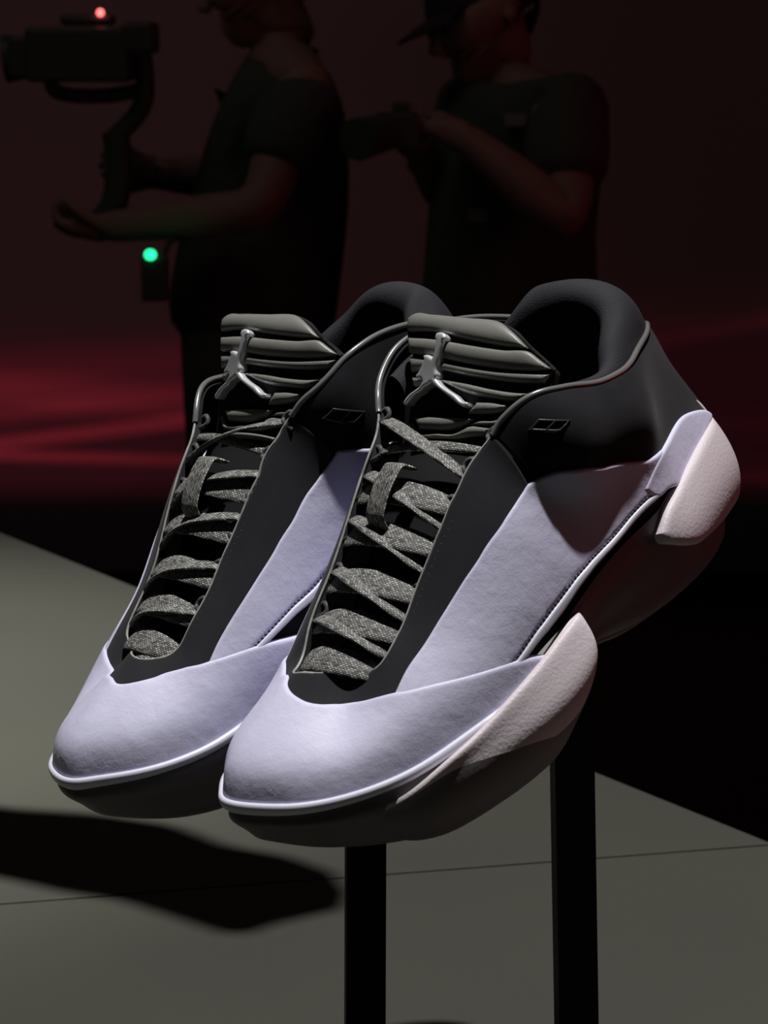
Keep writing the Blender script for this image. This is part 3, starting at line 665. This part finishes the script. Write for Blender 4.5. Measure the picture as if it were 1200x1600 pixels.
    front = [(-3.3, 2.75), (-1.9, 2.78), (-.8, 2.8), (.3, 2.86), (1.1, 2.88), (2.3, 2.88), (3.3, 2.68)]
    inner = rev(P['throat_lat'])+[(.6, 3.72)]+P['throat_med']
    eye = outer+inner+outer_m+front
    panel('eyestay', S, eye, MAT['eyestay'], root, t=.0012, r=.0012, base=.0004, depth=.0025, step=.0019)
    line = polyline(np.array(inner), .05); tube('eyestay_edge', S(line)+S.normal(line)*.0009, .00055, MAT['edge'], root, k=6)
    # stitches along the lace opening
    def stitches(name, pts, par, ln=.0019, gap=.0032, h=.0013):
        L = polyline(np.asarray(pts, float), .02); Q = S(L); N_ = S.normal(L); s = np.concatenate([[0], np.cumsum(np.linalg.norm(np.diff(Q, axis=0), axis=1))])
        V = []; Fq = []
        for k in range(int(s[-1]/gap)):
            a = np.array([np.interp(k*gap+.0005, s, Q[:, c]) for c in range(3)]); b = np.array([np.interp(k*gap+.0005+ln, s, Q[:, c]) for c in range(3)]); nn = np.array([np.interp(k*gap, s, N_[:, c]) for c in range(3)])
            d = b-a; d /= np.linalg.norm(d)+1e-9; e = np.cross(d, nn)*.00028; i0 = len(V)
            for pnt, up in ((a, h-.0004), (a+d*ln*.5, h+.0003), (b, h-.0004)): V += [pnt+nn*up+e, pnt+nn*(up+.0001)-e]
            Fq += [(i0, i0+1, i0+3, i0+2), (i0+2, i0+3, i0+5, i0+4)]
        o = mesh(name, V, Fq, MAT['stitch'], par); o['kind'] = 'stuff'; return o
    stitches('stitching', [(u, v-.17) for u, v in P['throat_lat'][2:7]], root)
    stitches('stitching', [(u, v-.17) for u, v in P['throat_med'][2:6]], root)
    # pale leather side panels with a pinked lower edge
    def side(eye_, top_, low_, sgn):
        zz = zigzag(low_, S)
        front_ = [(sgn*4.2, 2.05)] if sgn > 0 else [(-4.4, 1.9)]
        o_ = front_+list(eye_[1:])+list(top_[1:])
        end = [(sgn*11.6, 1.9), (sgn*12.2, 1.5)]
        smooth = polyline(np.array(o_+end), .06, False, 40)
        raw = np.concatenate([smooth, np.array(rev(zz)), np.array([(sgn*6.2, .45), (sgn*5.2, 1.2)])]) if sgn > 0 else np.concatenate([smooth, np.array(rev(zz)), np.array([(sgn*5.2, 1.35)])])
        return panel('side_panel', S, raw, MAT['leather'], root, t=.0016, r=.0014, base=.0006, depth=.002, step=.0019, raw_outline=raw)
    lowm = P['low_med']+[(-9.4, 1.05), (-10.7, 1.22), (-11.46, 1.25), (-11.9, 1.15)]
    topm = P['top_med']+[(-10.87, 2.0)]
    side(P['eye_lat'], P['top_lat'], P['low_lat'], 1)
    side(P['eye_med'], topm, lowm, -1)
    # welt strip under the pinked edge
    for l_ in (P['low_lat'], lowm):
        a = polyline(np.array(l_), .1); up_ = [(u, v-.035) for u, v in a[::3]]; dn = [(u, v-.17) for u, v in a[::3]]
        panel('welt_strip', S, up_+rev(dn), MAT['rim'], root, t=.0013, r=.0011, base=.0012, depth=.003, step=.0016)
    # heel counters
    cl = P['counter_lat']
    cnt = cl+[(13.5, 1.2), (13.3, .95), (12.5, .85), (11.7, .95), (11.2, 1.15), (10.75, 1.22)]
    panel('heel_counter', S, cnt, MAT['leather'], root, t=.0016, r=.0016, base=.0010, depth=.003, step=.0018)
    panel('heel_counter', S, [(30-u, v) for u, v in cnt], MAT['leather'], root, t=.0016, r=.0016, base=.0010, depth=.003, step=.0018)
    # toe cap over everything
    te = rev(P['toe_lat'])+(rev(P['front_A'][2:])+[(-.3, 3.32), (-1.2, 3.40), (-2.3, 3.32), (-3.3, 3.05), (-4.15, 2.62), (-4.85, 1.92)]+P['toe_med'][-2:] if not mirror else [(1.3, 3.16), (.2, 3.12)]+P['front_B'][3:]+P['toe_med'])
    cap = te+[(-7.0, .35), (-7.3, -.05), (-7.0, -.12), (-6, -.1), (-4, -.06), (-2, -.03), (0, -.03), (2, -.03), (4, -.06), (6, -.1), (7.3, -.12)]
    panel('toe_cap', S, cap, MAT['leather'], root, t=.0020, r=.0019, base=.0008, depth=.003, step=.0018)
    # embossed emblem on each side of the collar
    for q in (P['logo_lat'], P['logo_med']):
        a, b, c, d = [np.array(v) for v in q]
        def Q(s, t_): return tuple((a*(1-s)+d*s)*(1-t_)+(b*(1-s)+c*s)*t_)
        em = empty('collar_emblem'); em.parent = root
        for nm, pol in (('emblem_bar', [(0, 0), (1, 0), (1, .17), (0, .17)]), ('emblem_bar', [(0, .83), (1, .83), (1, 1), (0, 1)]), ('emblem_bar', [(0, .1), (.08, .1), (.08, .9), (0, .9)]), ('emblem_bar', [(.46, .1), (.54, .1), (.54, .9), (.46, .9)]), ('emblem_bar', [(.92, .1), (1, .1), (1, .9), (.92, .9)])):
            panel(nm, S, [Q(*p) for p in pol], MAT['emblem'], em, t=.0005, r=.0003, base=.0011, depth=.0004, step=.0012)

    # --- tongue (seen face on the same way in both shoes)
    tn = tongue_net(); k_ = np.clip((np.arange(len(tn))-3)/3., 0, 1)[:, None]
    tn[..., 2] -= k_*tn[..., 1]*(.0 if mirror else .13); tn[..., 2] -= k_*(.0 if mirror else .0030); tn[..., 1] += k_*(-.0010 if mirror else .0030)
    ST = Surf(tn, False, flip=True)
    hem = lambda l: [(u, max(v, .60)) for u, v in l]
    to = hem(P['tongue_outline'])
    tb = panel('tongue', ST, to+[(5.3, 5.45), (4, 5.1), (2.5, 4.9), (1, 4.8), (.1, 4.6), (.1, 1.4), (1, 1.2), (2.5, 1.15), (4, 1.1), (5.2, 1.2), (6, 1.35)], MAT['tongue_base'], root, t=.0012, r=.002, base=-.001, depth=.006, step=.0024)
    bound = polyline(np.array(to), .05)
    tube('tongue_binding', ST(bound)+ST.normal(bound)*.0002, .0011, MAT['tongue_base'], tb, k=6)
    for r_ in PAT['ribs']:
        panel('tongue_rib', ST, hem(r_), MAT['tongue'], tb, t=.0010, r=.0010, base=.0, depth=.001, step=.0013, puff=(.0022, .0040))
    jm = panel('jumping_figure_emblem', ST, P['jump'], MAT['chrome'], tb, t=.0016, r=.0013, base=.0034, depth=.0030, step=.0009, corner=60)

    # --- laces
    lat = S([tuple(q) for q in P['throat_lat']])*MIR; med = S([tuple(q) for q in P['throat_med']])*MIR
    def rail(line_, x): 
        o_ = np.argsort(line_[:, 0]); return np.array([x, np.interp(x, line_[o_, 0], line_[o_, 1]), np.interp(x, line_[o_, 0], line_[o_, 2])])
    def strand(xm, xl, arch, tw0, tw1, width, lift=0., tuck=.0006):
        a = rail(med, xm)+np.array([0, -tuck, -.0042]); b = rail(lat, xl)+np.array([0, tuck, -.0042])
        pts = []; nn = []
        slope = np.array([.55, 0, .83])
        for k in range(17):
            f = k/16.; w_ = math.sin(math.pi*f)
            p = a*(1-f)+b*f; p = p+slope*((arch+.003)*w_**.7+lift*w_)
            tw = math.radians(tw0*(1-f)+tw1*f)
            up_ = np.array([-.83, 0, .55])          # along the throat, towards the ankle
            nv = slope*math.cos(tw)+up_*math.sin(tw)+np.array([0, (f-.5)*.9, 0])
            pts.append(p); nn.append(nv)
        wv = [width*(.55+.45*math.sin(math.pi*min(1, max(0, (k/16.)*1.0)))**.5) for k in range(17)]
        P3 = catmull(pts, 40)*MIR; N3 = catmull(nn, 40)*MIR
        return ribbon('lace', P3, N3, np.interp(np.linspace(0, 16, 40), range(17), wv), .0013, MAT['lace'], root)
    random.seed(11)
    for xl_, xm_ in ((.0862, .0905), (.0728, .0770), (.0600, .0635), (.0460, .0480), (.0335, .0340)): strand(xm_, xl_, .0064, 4, 10, .0122)      # broad strands lying flat
    for xl_, xm_ in ((.0805, .0745), (.0680, .0580), (.0530, .0410), (.0400, .0260)): strand(xm_, xl_, .0074, 40, 34, .0072, .0006)               # crossing strands, half on edge
    strand(.0985, .0920, .0040, 8, 8, .0090)
    strand(.0060, .0235, .0060, 50, 40, .0075)
    strand(.0190, .0130, .0030, 10, 0, .0045)
    # keeper loop across the middle strands
    cpts = []; cn = []
    for k in range(13):
        f = k/12.; x = .0475-.0215*f; a = (rail(med, x)*.52+rail(lat, x)*.48)
        cpts.append(a+np.array([.55, 0, .83])*(.0098+.0022*math.sin(math.pi*f)-.012*max(0, f-.9)*6-.012*max(0, .1-f)*6)); cn.append((.55, 0, .83))
    ribbon('lace_keeper', catmull(cpts, 30)*MIR, np.array(catmull(cn, 30))*MIR, .0105, .0014, MAT['lace'], root)
    # cord loops that carry the laces on the inner edge of the opening
    for ln, sgn in ((med, 1), (lat, -1)):
        for x in (.008, .021, .034, .0475, .0605, .0735):
            a = rail(ln, x); t_ = np.array([-.8, 0, .6])
            pts = [a+np.array([0, -sgn*.002, -.003])-t_*.003, a+np.array([0, sgn*.0022, -.0005])-t_*.003, a+np.array([0, sgn*.0046, -.001]), a+np.array([0, sgn*.0022, -.0005])+t_*.003, a+np.array([0, -sgn*.002, -.003])+t_*.003]
            tube('lace_loop', catmull(pts, 16)*MIR, .0011, MAT['stitch'], root, k=6)
    return root
SHOE_NEAR = build_sneaker(POSE_NEAR, False, 0.0, 'black and pale lavender leather sneaker in front, its pinkish white heel cup in full view')
SHOE_FAR = build_sneaker(POSE_FAR, True, 0.001, 'black and pale lavender leather sneaker at left, its heel hidden behind its twin')
# ------------------------------------------------------------------ posts that carry the shoes
def post(top, foot, w, rz, label):
    top = np.array(top); foot = np.array(foot); d = top-foot
    bm = bmesh.new(); a = math.radians(rz); ring = []
    for c, k in ((foot, 1.0), (top, .965)):
        for i in range(4):
            q = a+math.pi/4+i*math.pi/2; r = w/math.sqrt(2)*k
            ring.append(bm.verts.new((c[0]+r*math.cos(q), c[1]+r*math.sin(q), c[2])))
    for i in range(4): bm.faces.new((ring[i], ring[(i+1) % 4], ring[4+(i+1) % 4], ring[4+i]))
    bm.faces.new(ring[:4][::-1]); bm.faces.new(ring[4:])
    bmesh.ops.bevel(bm, geom=list(bm.edges), offset=.0006, segments=2, profile=.5, affect='EDGES')
    bmesh.ops.recalc_face_normals(bm, faces=bm.faces)
    me = bpy.data.meshes.new('post_shaft'); bm.to_mesh(me); bm.free(); me.materials.append(MAT['post'])
    root = empty('display_post'); root.location = tuple(foot)
    tag(root, label, 'post', 'black display posts')
    o = bpy.data.objects.new('post_shaft', me); COL.objects.link(o); o.parent = root; o.location = tuple(-foot)
    fw = w*1.9; b = box('post_base', (-fw, -fw, 0), (fw, fw, .005), MAT['post'], root, bevel=.001)
    return root
def cam_point(px, py, depth): return CAMW@(np.array([(px-600)/3400., -(py-800)/3400., -1.])*depth)+CAMP
def foot_of(px, py, top):
    """where the line of sight meets the vertical plane of the post, carried on to the floor"""
    d = CAMW@np.array([(px-600)/3400., -(py-800)/3400., -1.]); s = (top[1]-CAMP[1])/d[1]; p = CAMP+d*s
    k = (top[2]-0.0)/(top[2]-p[2]); return np.array([top[0]+(p[0]-top[0])*k, top[1], 0.0])
def sole_point(pose, x):
    R, T = np.array(pose[0]), np.array(pose[1]); return CAMW@(R@np.array([x, 0, .0150])+T)+CAMP
tA = sole_point(POSE_NEAR, -.030); tB = sole_point(POSE_FAR, -.024)
fA = foot_of(900.5, 1600, tA); fB = foot_of(570, 1600, tB)
post(tA, fA, .0178, 4, 'slim black square post under the nearer sneaker, right of the two')
post(tB, fB, .0190, 4, 'slim black square post under the farther sneaker, left of the two')
# ------------------------------------------------------------------ visitors in the dark behind the platform
MAT['dark_cloth'] = material('black_cotton', (.10, .11, .09), .9, bump=[('noise', 40, .4, .02)], spec=.1)
MAT['dark_trouser'] = material('black_trouser_cloth', (.095, .10, .085), .9, bump=[('noise', 30, .4, .02)], spec=.1)
MAT['skin'] = material('skin', (.36, .21, .17), .6, noise=(14, (.30, .17, .135), .6))
MAT['hair'] = material('dark_hair', (.03, .028, .025), .7)
MAT['gear'] = material('black_camera_gear', (.07, .08, .07), .5)
MAT['glass'] = material('lens_glass', (.25, .25, .27), .08)
MAT['print'] = material('shirt_print_and_glint', (.34, .30, .30), .8)
MAT['led_red'] = material('red_led', (.5, .05, .05), .4, emit=((1, .16, .16), 3.0))
MAT['led_green'] = material('green_led', (.05, .5, .2), .4, emit=((.02, 1, .35), 2.2))
def at(px, py, Y):
    d = CAMW@np.array([(px-600)/3400., -(py-800)/3400., -1.]); return CAMP+d*(Y/d[1])
def skinned(name, chains, mat, parent, subdiv=2):
    """one continuous body from chains of (point, radius); equal points are shared joints"""
    idx = {}; V = []; Rr = []; E = []
    for ch in chains:
        prev = None
        for p, r in ch:
            key = tuple(round(float(c), 4) for c in p)
            if key not in idx: idx[key] = len(V); V.append(key); Rr.append(r)
            k = idx[key]
            if prev is not None and prev != k and (prev, k) not in E: E.append((prev, k))
            prev = k
    me = bpy.data.meshes.new(name); me.from_pydata(V, E, []); me.materials.append(mat)
    o = bpy.data.objects.new(name, me); COL.objects.link(o)
    if parent is not None: o.parent = parent
    sk = o.modifiers.new('skin', 'SKIN'); sk.use_smooth_shade = True
    for i, r in enumerate(Rr):
        rr = r if isinstance(r, tuple) else (r, r)
        me.skin_vertices[0].data[i].radius = rr; me.skin_vertices[0].data[i].use_root = (i == 0)
    ss = o.modifiers.new('subdivision', 'SUBSURF'); ss.levels = subdiv; ss.render_levels = subdiv
    return o
def hand(wrist, direction, curl, side=1.):
    """palm, four fingers and a thumb as chains that leave the wrist"""
    d = np.array(direction, float); d /= np.linalg.norm(d); c = np.array(curl, float); c -= d*c.dot(d); c /= np.linalg.norm(c); w = np.cross(d, c)*side
    palm = wrist+d*.055; out = [[(wrist, .024), (palm, .030)]]
    for k, (o_, ln) in enumerate(((-.027, .030), (-.009, .036), (.009, .034), (.026, .027))):
        a = palm+w*o_+d*.035; b = a+d*ln*.5+c*ln*.6; e = b+c*ln*.8-d*ln*.2
        out.append([(palm, .030), (a, .0095), (b, .0088), (e, .0078)])
    t0 = wrist+d*.030-w*.030+c*.008; t1 = t0+d*.030-w*.014+c*.018; t2 = t1+d*.022+c*.018
    out.append([(wrist, .024), (t0, .0115), (t1, .0098), (t2, .0085)])
    return out
def uv_ball(name, c, r, mat, parent, sc=(1, 1, 1), seg=20):
    bm = bmesh.new(); bmesh.ops.create_uvsphere(bm, u_segments=seg, v_segments=seg//2, radius=1)
    for v in bm.verts: v.co = Vector((c[0]+v.co.x*r*sc[0], c[1]+v.co.y*r*sc[1], c[2]+v.co.z*r*sc[2]))
    for f in bm.faces: f.smooth = True
    me = bpy.data.meshes.new(name); bm.to_mesh(me); bm.free(); me.materials.append(mat)
    o = bpy.data.objects.new(name, me); COL.objects.link(o); o.parent = parent; return o
def head(c, face, up, mat_hair, parent, cap):
    """head chains (skull, jaw, nose, ears) and a hair or cap child"""
    f = np.array(face, float); f /= np.linalg.norm(f); u = np.array(up, float); u -= f*u.dot(f); u /= np.linalg.norm(u); s = np.cross(f, u)
    ch = [[(c-u*.10-f*.035, .052), (c-u*.045-f*.01, .070), (c+f*.005, .086), (c+u*.045-f*.01, .080)],
          [(c-u*.045-f*.01, .070), (c-u*.075+f*.045, .042), (c-u*.092+f*.072, .020)],
          [(c+f*.005, .086), (c-u*.005+f*.088, .016), (c-u*.028+f*.108, .012)],
          [(c-u*.075+f*.045, .042), (c-u*.058+f*.083, .016)],
          [(c+f*.005, .086), (c+s*.082-u*.01-f*.01, .016), (c+s*.088-u*.022-f*.018, .016)],
          [(c+f*.005, .086), (c-s*.082-u*.01-f*.01, .016), (c-s*.088-u*.022-f*.018, .016)]]
    def extra(parent_):
        bm = bmesh.new(); bmesh.ops.create_uvsphere(bm, u_segments=28, v_segments=18, radius=1)
        for v in list(bm.verts):
            q = np.array(v.co); 
            if q[2] < -.15 and q[0] > -.35: bm.verts.remove(v)
        for v in bm.verts:
            q = np.array(v.co); p = c+f*(q[0]*.102-.012)+s*q[1]*.088+u*(q[2]*.098+.022); v.co = Vector(p)
        for fc in bm.faces: fc.smooth = True
        me = bpy.data.meshes.new('cap' if cap else 'hair'); bm.to_mesh(me); bm.free(); me.materials.append(mat_hair)
        o = bpy.data.objects.new('cap' if cap else 'hair', me); COL.objects.link(o); o.parent = parent_
        if cap:
            V = []; Fq = []
            for i in range(9):
                a = (i/8-.5)*1.9
                for rr, dz in ((.085, .028), (.155, .012)): V.append(c+f*(rr*math.cos(a))+s*(min(rr, .1)*math.sin(a))+u*dz)
            n_ = len(V)
            V += [p+u*.006 for p in V[:]]
            for i in range(8):
                a_, b_ = 2*i, 2*i+2
                Fq += [(a_, b_, b_+1, a_+1), (n_+a_, n_+a_+1, n_+b_+1, n_+b_), (a_+1, b_+1, n_+b_+1, n_+a_+1)]
            br = fix_normals(mesh('cap_brim', V, Fq, mat_hair, o))
        # eyes
        for sd in (-1, 1): uv_ball('eye', c+f*.080+s*sd*.032+u*.008, .011, MAT['hair'], parent_, seg=12)
    return ch, extra
def person(label, Y, J, face, cap, lean):
    """J: pixel joints on the plane y = Y with a depth offset (px, py, dy)"""
    foot = at(J['pelvis'][0], J['pelvis'][1], Y); root = empty('person'); root.location = (foot[0], Y, HALL_Z)
    tag(root, label, 'person')
    off = -np.array([foot[0], Y, HALL_Z])
    g = {k: at(v[0], v[1], Y)*np.array([1, 1, 1])+np.array([0, v[2] if len(v) > 2 else 0, 0])+off for k, v in J.items()}
    floor_ = np.array([0, 0, 0.])
    hc, extra = head(g['head'], face, lean, MAT['hair'], root, cap)
    chest, belly, pel, neck = g['chest'], g['belly'], g['pelvis'], g['neck']
    body = [[(pel, .085), (belly, .085), (chest, .095), (neck, .055), hc[0][0]]]+hc
    low = pel+np.array([0, 0, -.10])
    shirt = [[(low, (.168, .158)), (pel, (.172, .160)), (belly, (.158, .142)), (chest, (.172, .150)), (chest*.45+neck*.55, .088), (neck*.92+chest*.08, .062)]]
    trouser = [[(pel+np.array([0, 0, .10]), .140), (pel, .165)]]
    for n in ('a', 'b'):
        sh, el, wr, hd = g['sh_'+n], g['el_'+n], g['wr_'+n], g['hd_'+n]
        body += [[(chest, .095), (sh, .060), (sh*.5+el*.5, .050), (el, .043), (el*.55+wr*.45, .041), (wr, .027)]]
        body += hand(wr, hd-wr, np.array(J['curl_'+n]), 1 if n == 'a' else -1)
        slv = sh*.30+el*.70
        shirt += [[(chest, (.172, .150)), (sh, .082), (sh*.6+el*.4, .076), (slv, .074)]]
        hip = pel+np.array([0.0, (-.095 if n == 'a' else .095), -.05]); kn = hip*.5+np.array([pel[0]-.02, hip[1], .0])*.5; an = np.array([hip[0]-.01+(.05 if n == 'a' else -.03), hip[1], .09])
        body += [[(pel, .085), (hip, .06), (kn, .045), (an, .040), (an+np.array([-.15, 0, -.045]), .036)]]
        trouser += [[(pel, .165), (hip, .135), (kn, .105), (an, .088)]]
    skinned('body', body, MAT['skin'], root)
    skinned('shirt', shirt, MAT['dark_cloth'], root)
    skinned('trousers', trouser, MAT['dark_trouser'], root)
    for n in (0, 1):
        an = np.array([g['pelvis'][0]-.01+(.05 if n == 0 else -.03), (-.095 if n == 0 else .095), .0])
        skinned('shoe', [[(an+np.array([.06, 0, .05]), .045), (an+np.array([-.05, 0, .045]), .048), (an+np.array([-.17, 0, .040]), .038)]], MAT['gear'], root)
    extra(root)
    return root, g, off
P1, G1, O1 = person('dark clothed person in profile facing left, forearm stretched out to hold a camera rig', 4.0,
    dict(head=(398, -28, .0), neck=(440, 62, .0), chest=(452, 150, .0), belly=(425, 310, .0), pelvis=(392, 470, .0),
         sh_a=(478, 140, -.15), el_a=(418, 312, -.24), wr_a=(196, 345, -.16), hd_a=(100, 345, -.12), curl_a=(-.2, .3, .9),
         sh_b=(440, 140, .15), el_b=(330, 285, .20), wr_b=(230, 280, .12), hd_b=(185, 250, .04), curl_b=(-.9, -.3, .2)), (-1, -.25, -.28), False, (-.2, 0, 1))
P2, G2, O2 = person('dark clothed person wearing a cap, red light on bent forearm, looking down at a camera', 3.8,
    dict(head=(752, 28, .0), neck=(790, 112, .0), chest=(806, 205, .0), belly=(800, 350, .0), pelvis=(795, 500, .0),
         sh_a=(872, 170, -.16), el_a=(868, 332, -.27), wr_a=(735, 215, -.24), hd_a=(664, 182, -.20), curl_a=(-.5, .6, -.4),
         sh_b=(750, 175, .14), el_b=(700, 320, .10), wr_b=(664, 240, -.02), hd_b=(632, 205, -.10), curl_b=(-.3, -.6, .6)), (-1, -.45, -.42), True, (-.4, 0, 1))
# shirt print and badge on the second visitor
def patch(name, px, py, Y, w, h, mat, parent, off):
    c = at(px, py, Y)+off; o = box(name, (c[0]-w/2, c[1]-.004, c[2]-h/2), (c[0]+w/2, c[1]+.004, c[2]+h/2), mat, parent, bevel=.001); return o
patch('shirt_print', 806, 188, 3.62, .036, .020, MAT['print'], P2, O2)
patch('badge', 746, 336, 3.64, .030, .022, MAT['print'], P2, O2)
# camera rig of the first visitor
def rig():
    Y = 3.86; c = at(135, 85, Y); r = empty('camera_rig'); base = at(175, 345, Y); r.location = tuple(base); o = -base
    def bx(n, px0, py0, px1, py1, dy, par=None, bevel=.008):
        a = at(px0, py1, Y)+o; b = at(px1, py0, Y)+o; return box(n, (a[0], -dy, a[2]), (b[0], dy, b[2]), MAT['gear'], par or r, bevel=bevel)
    bx('camera_body', 48, 42, 205, 128, .055); bx('monitor', 196, 34, 244, 84, .06); bx('top_handle', 95, 22, 180, 40, .018); bx('matte_box', 20, 55, 52, 122, .05)
    a, b = at(25, 100, Y)+o, at(8, 104, Y)+o
    tube('lens', [at(48, 88, Y)+o, at(8, 92, Y)+o], [.036, .042], MAT['gear'], r, k=16)
    tube('gimbal_arm', catmull([at(222, 84, Y)+o, at(226, 150, Y)+o, at(205, 190, Y)+o, at(178, 215, Y)+o], 14), .017, MAT['gear'], r, k=10)
    tube('gimbal_arm', catmull([at(80, 128, Y)+o, at(95, 146, Y)+o, at(160, 150, Y)+o, at(222, 140, Y)+o], 14), .013, MAT['gear'], r, k=10)
    tube('grip', catmull([at(180, 205, Y)+o, at(185, 255, Y)+o, at(178, 318, Y)+o, at(150, 352, Y)+o], 14), [.024]*14, MAT['gear'], r, k=12)
    tube('grip', catmull([at(150, 352, Y)+o, at(120, 356, Y)+o, at(92, 340, Y)+o], 10), .018, MAT['gear'], r, k=12)
    tag(uv_ball('record_light', at(159, 20, Y)+o+np.array([0, -.02, 0]), .0065, MAT['led_red'], r, seg=12), 'small glowing red record light')
    tag(r, 'bulky dark camera on a handheld gimbal with a tiny red light', 'camera')
rig()
def pack():
    Y = 3.70; p = at(238, 425, Y); r = empty('transmitter_pack'); r.location = tuple(p); o = -p
    a = at(222, 470, Y)+o; b = at(262, 400, Y)+o
    box('pack_case', (a[0], -.012, a[2]), (b[0], .02, b[2]), MAT['gear'], r, bevel=.004)
    uv_ball('status_light', at(236, 397, Y)+o+np.array([0, -.012, 0]), .0102, MAT['led_green'], r, (1, .7, .9), seg=14)
    tube('belt_clip', [at(250, 405, Y)+o, at(262, 380, Y)+o+np.array([0, .06, 0]), at(300, 372, Y)+o+np.array([0, .12, 0])], .006, MAT['gear'], r, k=8)
    tag(r, 'small dark pack with a glowing green status light', 'transmitter')
pack()
def small_camera():
    Y = 3.56; p = at(612, 205, Y); r = empty('camera'); r.location = tuple(p); o = -p
    a = at(588, 232, Y)+o; b = at(655, 175, Y)+o
    box('camera_body', (a[0], -.03, a[2]), (b[0], .03, b[2]), MAT['gear'], r, bevel=.006)
    tube('lens', [at(598, 206, Y)+o+np.array([0, -.03, 0]), at(588, 210, Y)+o+np.array([-.03, -.09, -.005])], [.030, .034], MAT['gear'], r, k=16)
    box('viewfinder', (a[0]+.025, -.02, b[2]-.004), (a[0]+.055, .02, b[2]+.016), MAT['gear'], r, bevel=.004)
    uv_ball('lens_glint', at(608, 230, Y)+o+np.array([0, -.034, 0]), .0045, MAT['print'], r, seg=10)  # pale ball stands in for a glint of light
    tag(r, 'small dark camera held up by the person with the cap', 'camera')
small_camera()
# black flag added out of view, cut to the floor shade at left
KEY_POS = KEY_AT+KEY_DIR*2.6
sh = [(-160, 1238), (0, 1260), (130, 1268), (265, 1288), (350, 1320), (450, 1338), (520, 1362), (545, 1395), (535, 1420), (490, 1430), (430, 1444), (390, 1458), (345, 1458), (300, 1444), (250, 1428), (175, 1405), (75, 1390), (0, 1372), (-160, 1345)]
hz = .62; pts = []
for p in sh:
    q = on_plane(*p); pts.append(q+(KEY_POS-q)*hz/KEY_POS[2])
pts = np.array(pts); cz = pts.mean(0)
blocker = empty('shadow_blocker'); blocker.location = tuple(cz); tag(blocker, 'added unseen black flag hanging above the frame, shading the floor at left', 'blocker')
slab('blocker_sheet', [(p[0]-cz[0], p[1]-cz[1]) for p in pts], -.006, .006, MAT['post'], blocker)
tube('blocker_rod', [(pts[0][0]-cz[0], .03, .012), (pts[0][0]-cz[0], .03, 2.2)], .008, MAT['post'], blocker, k=10)
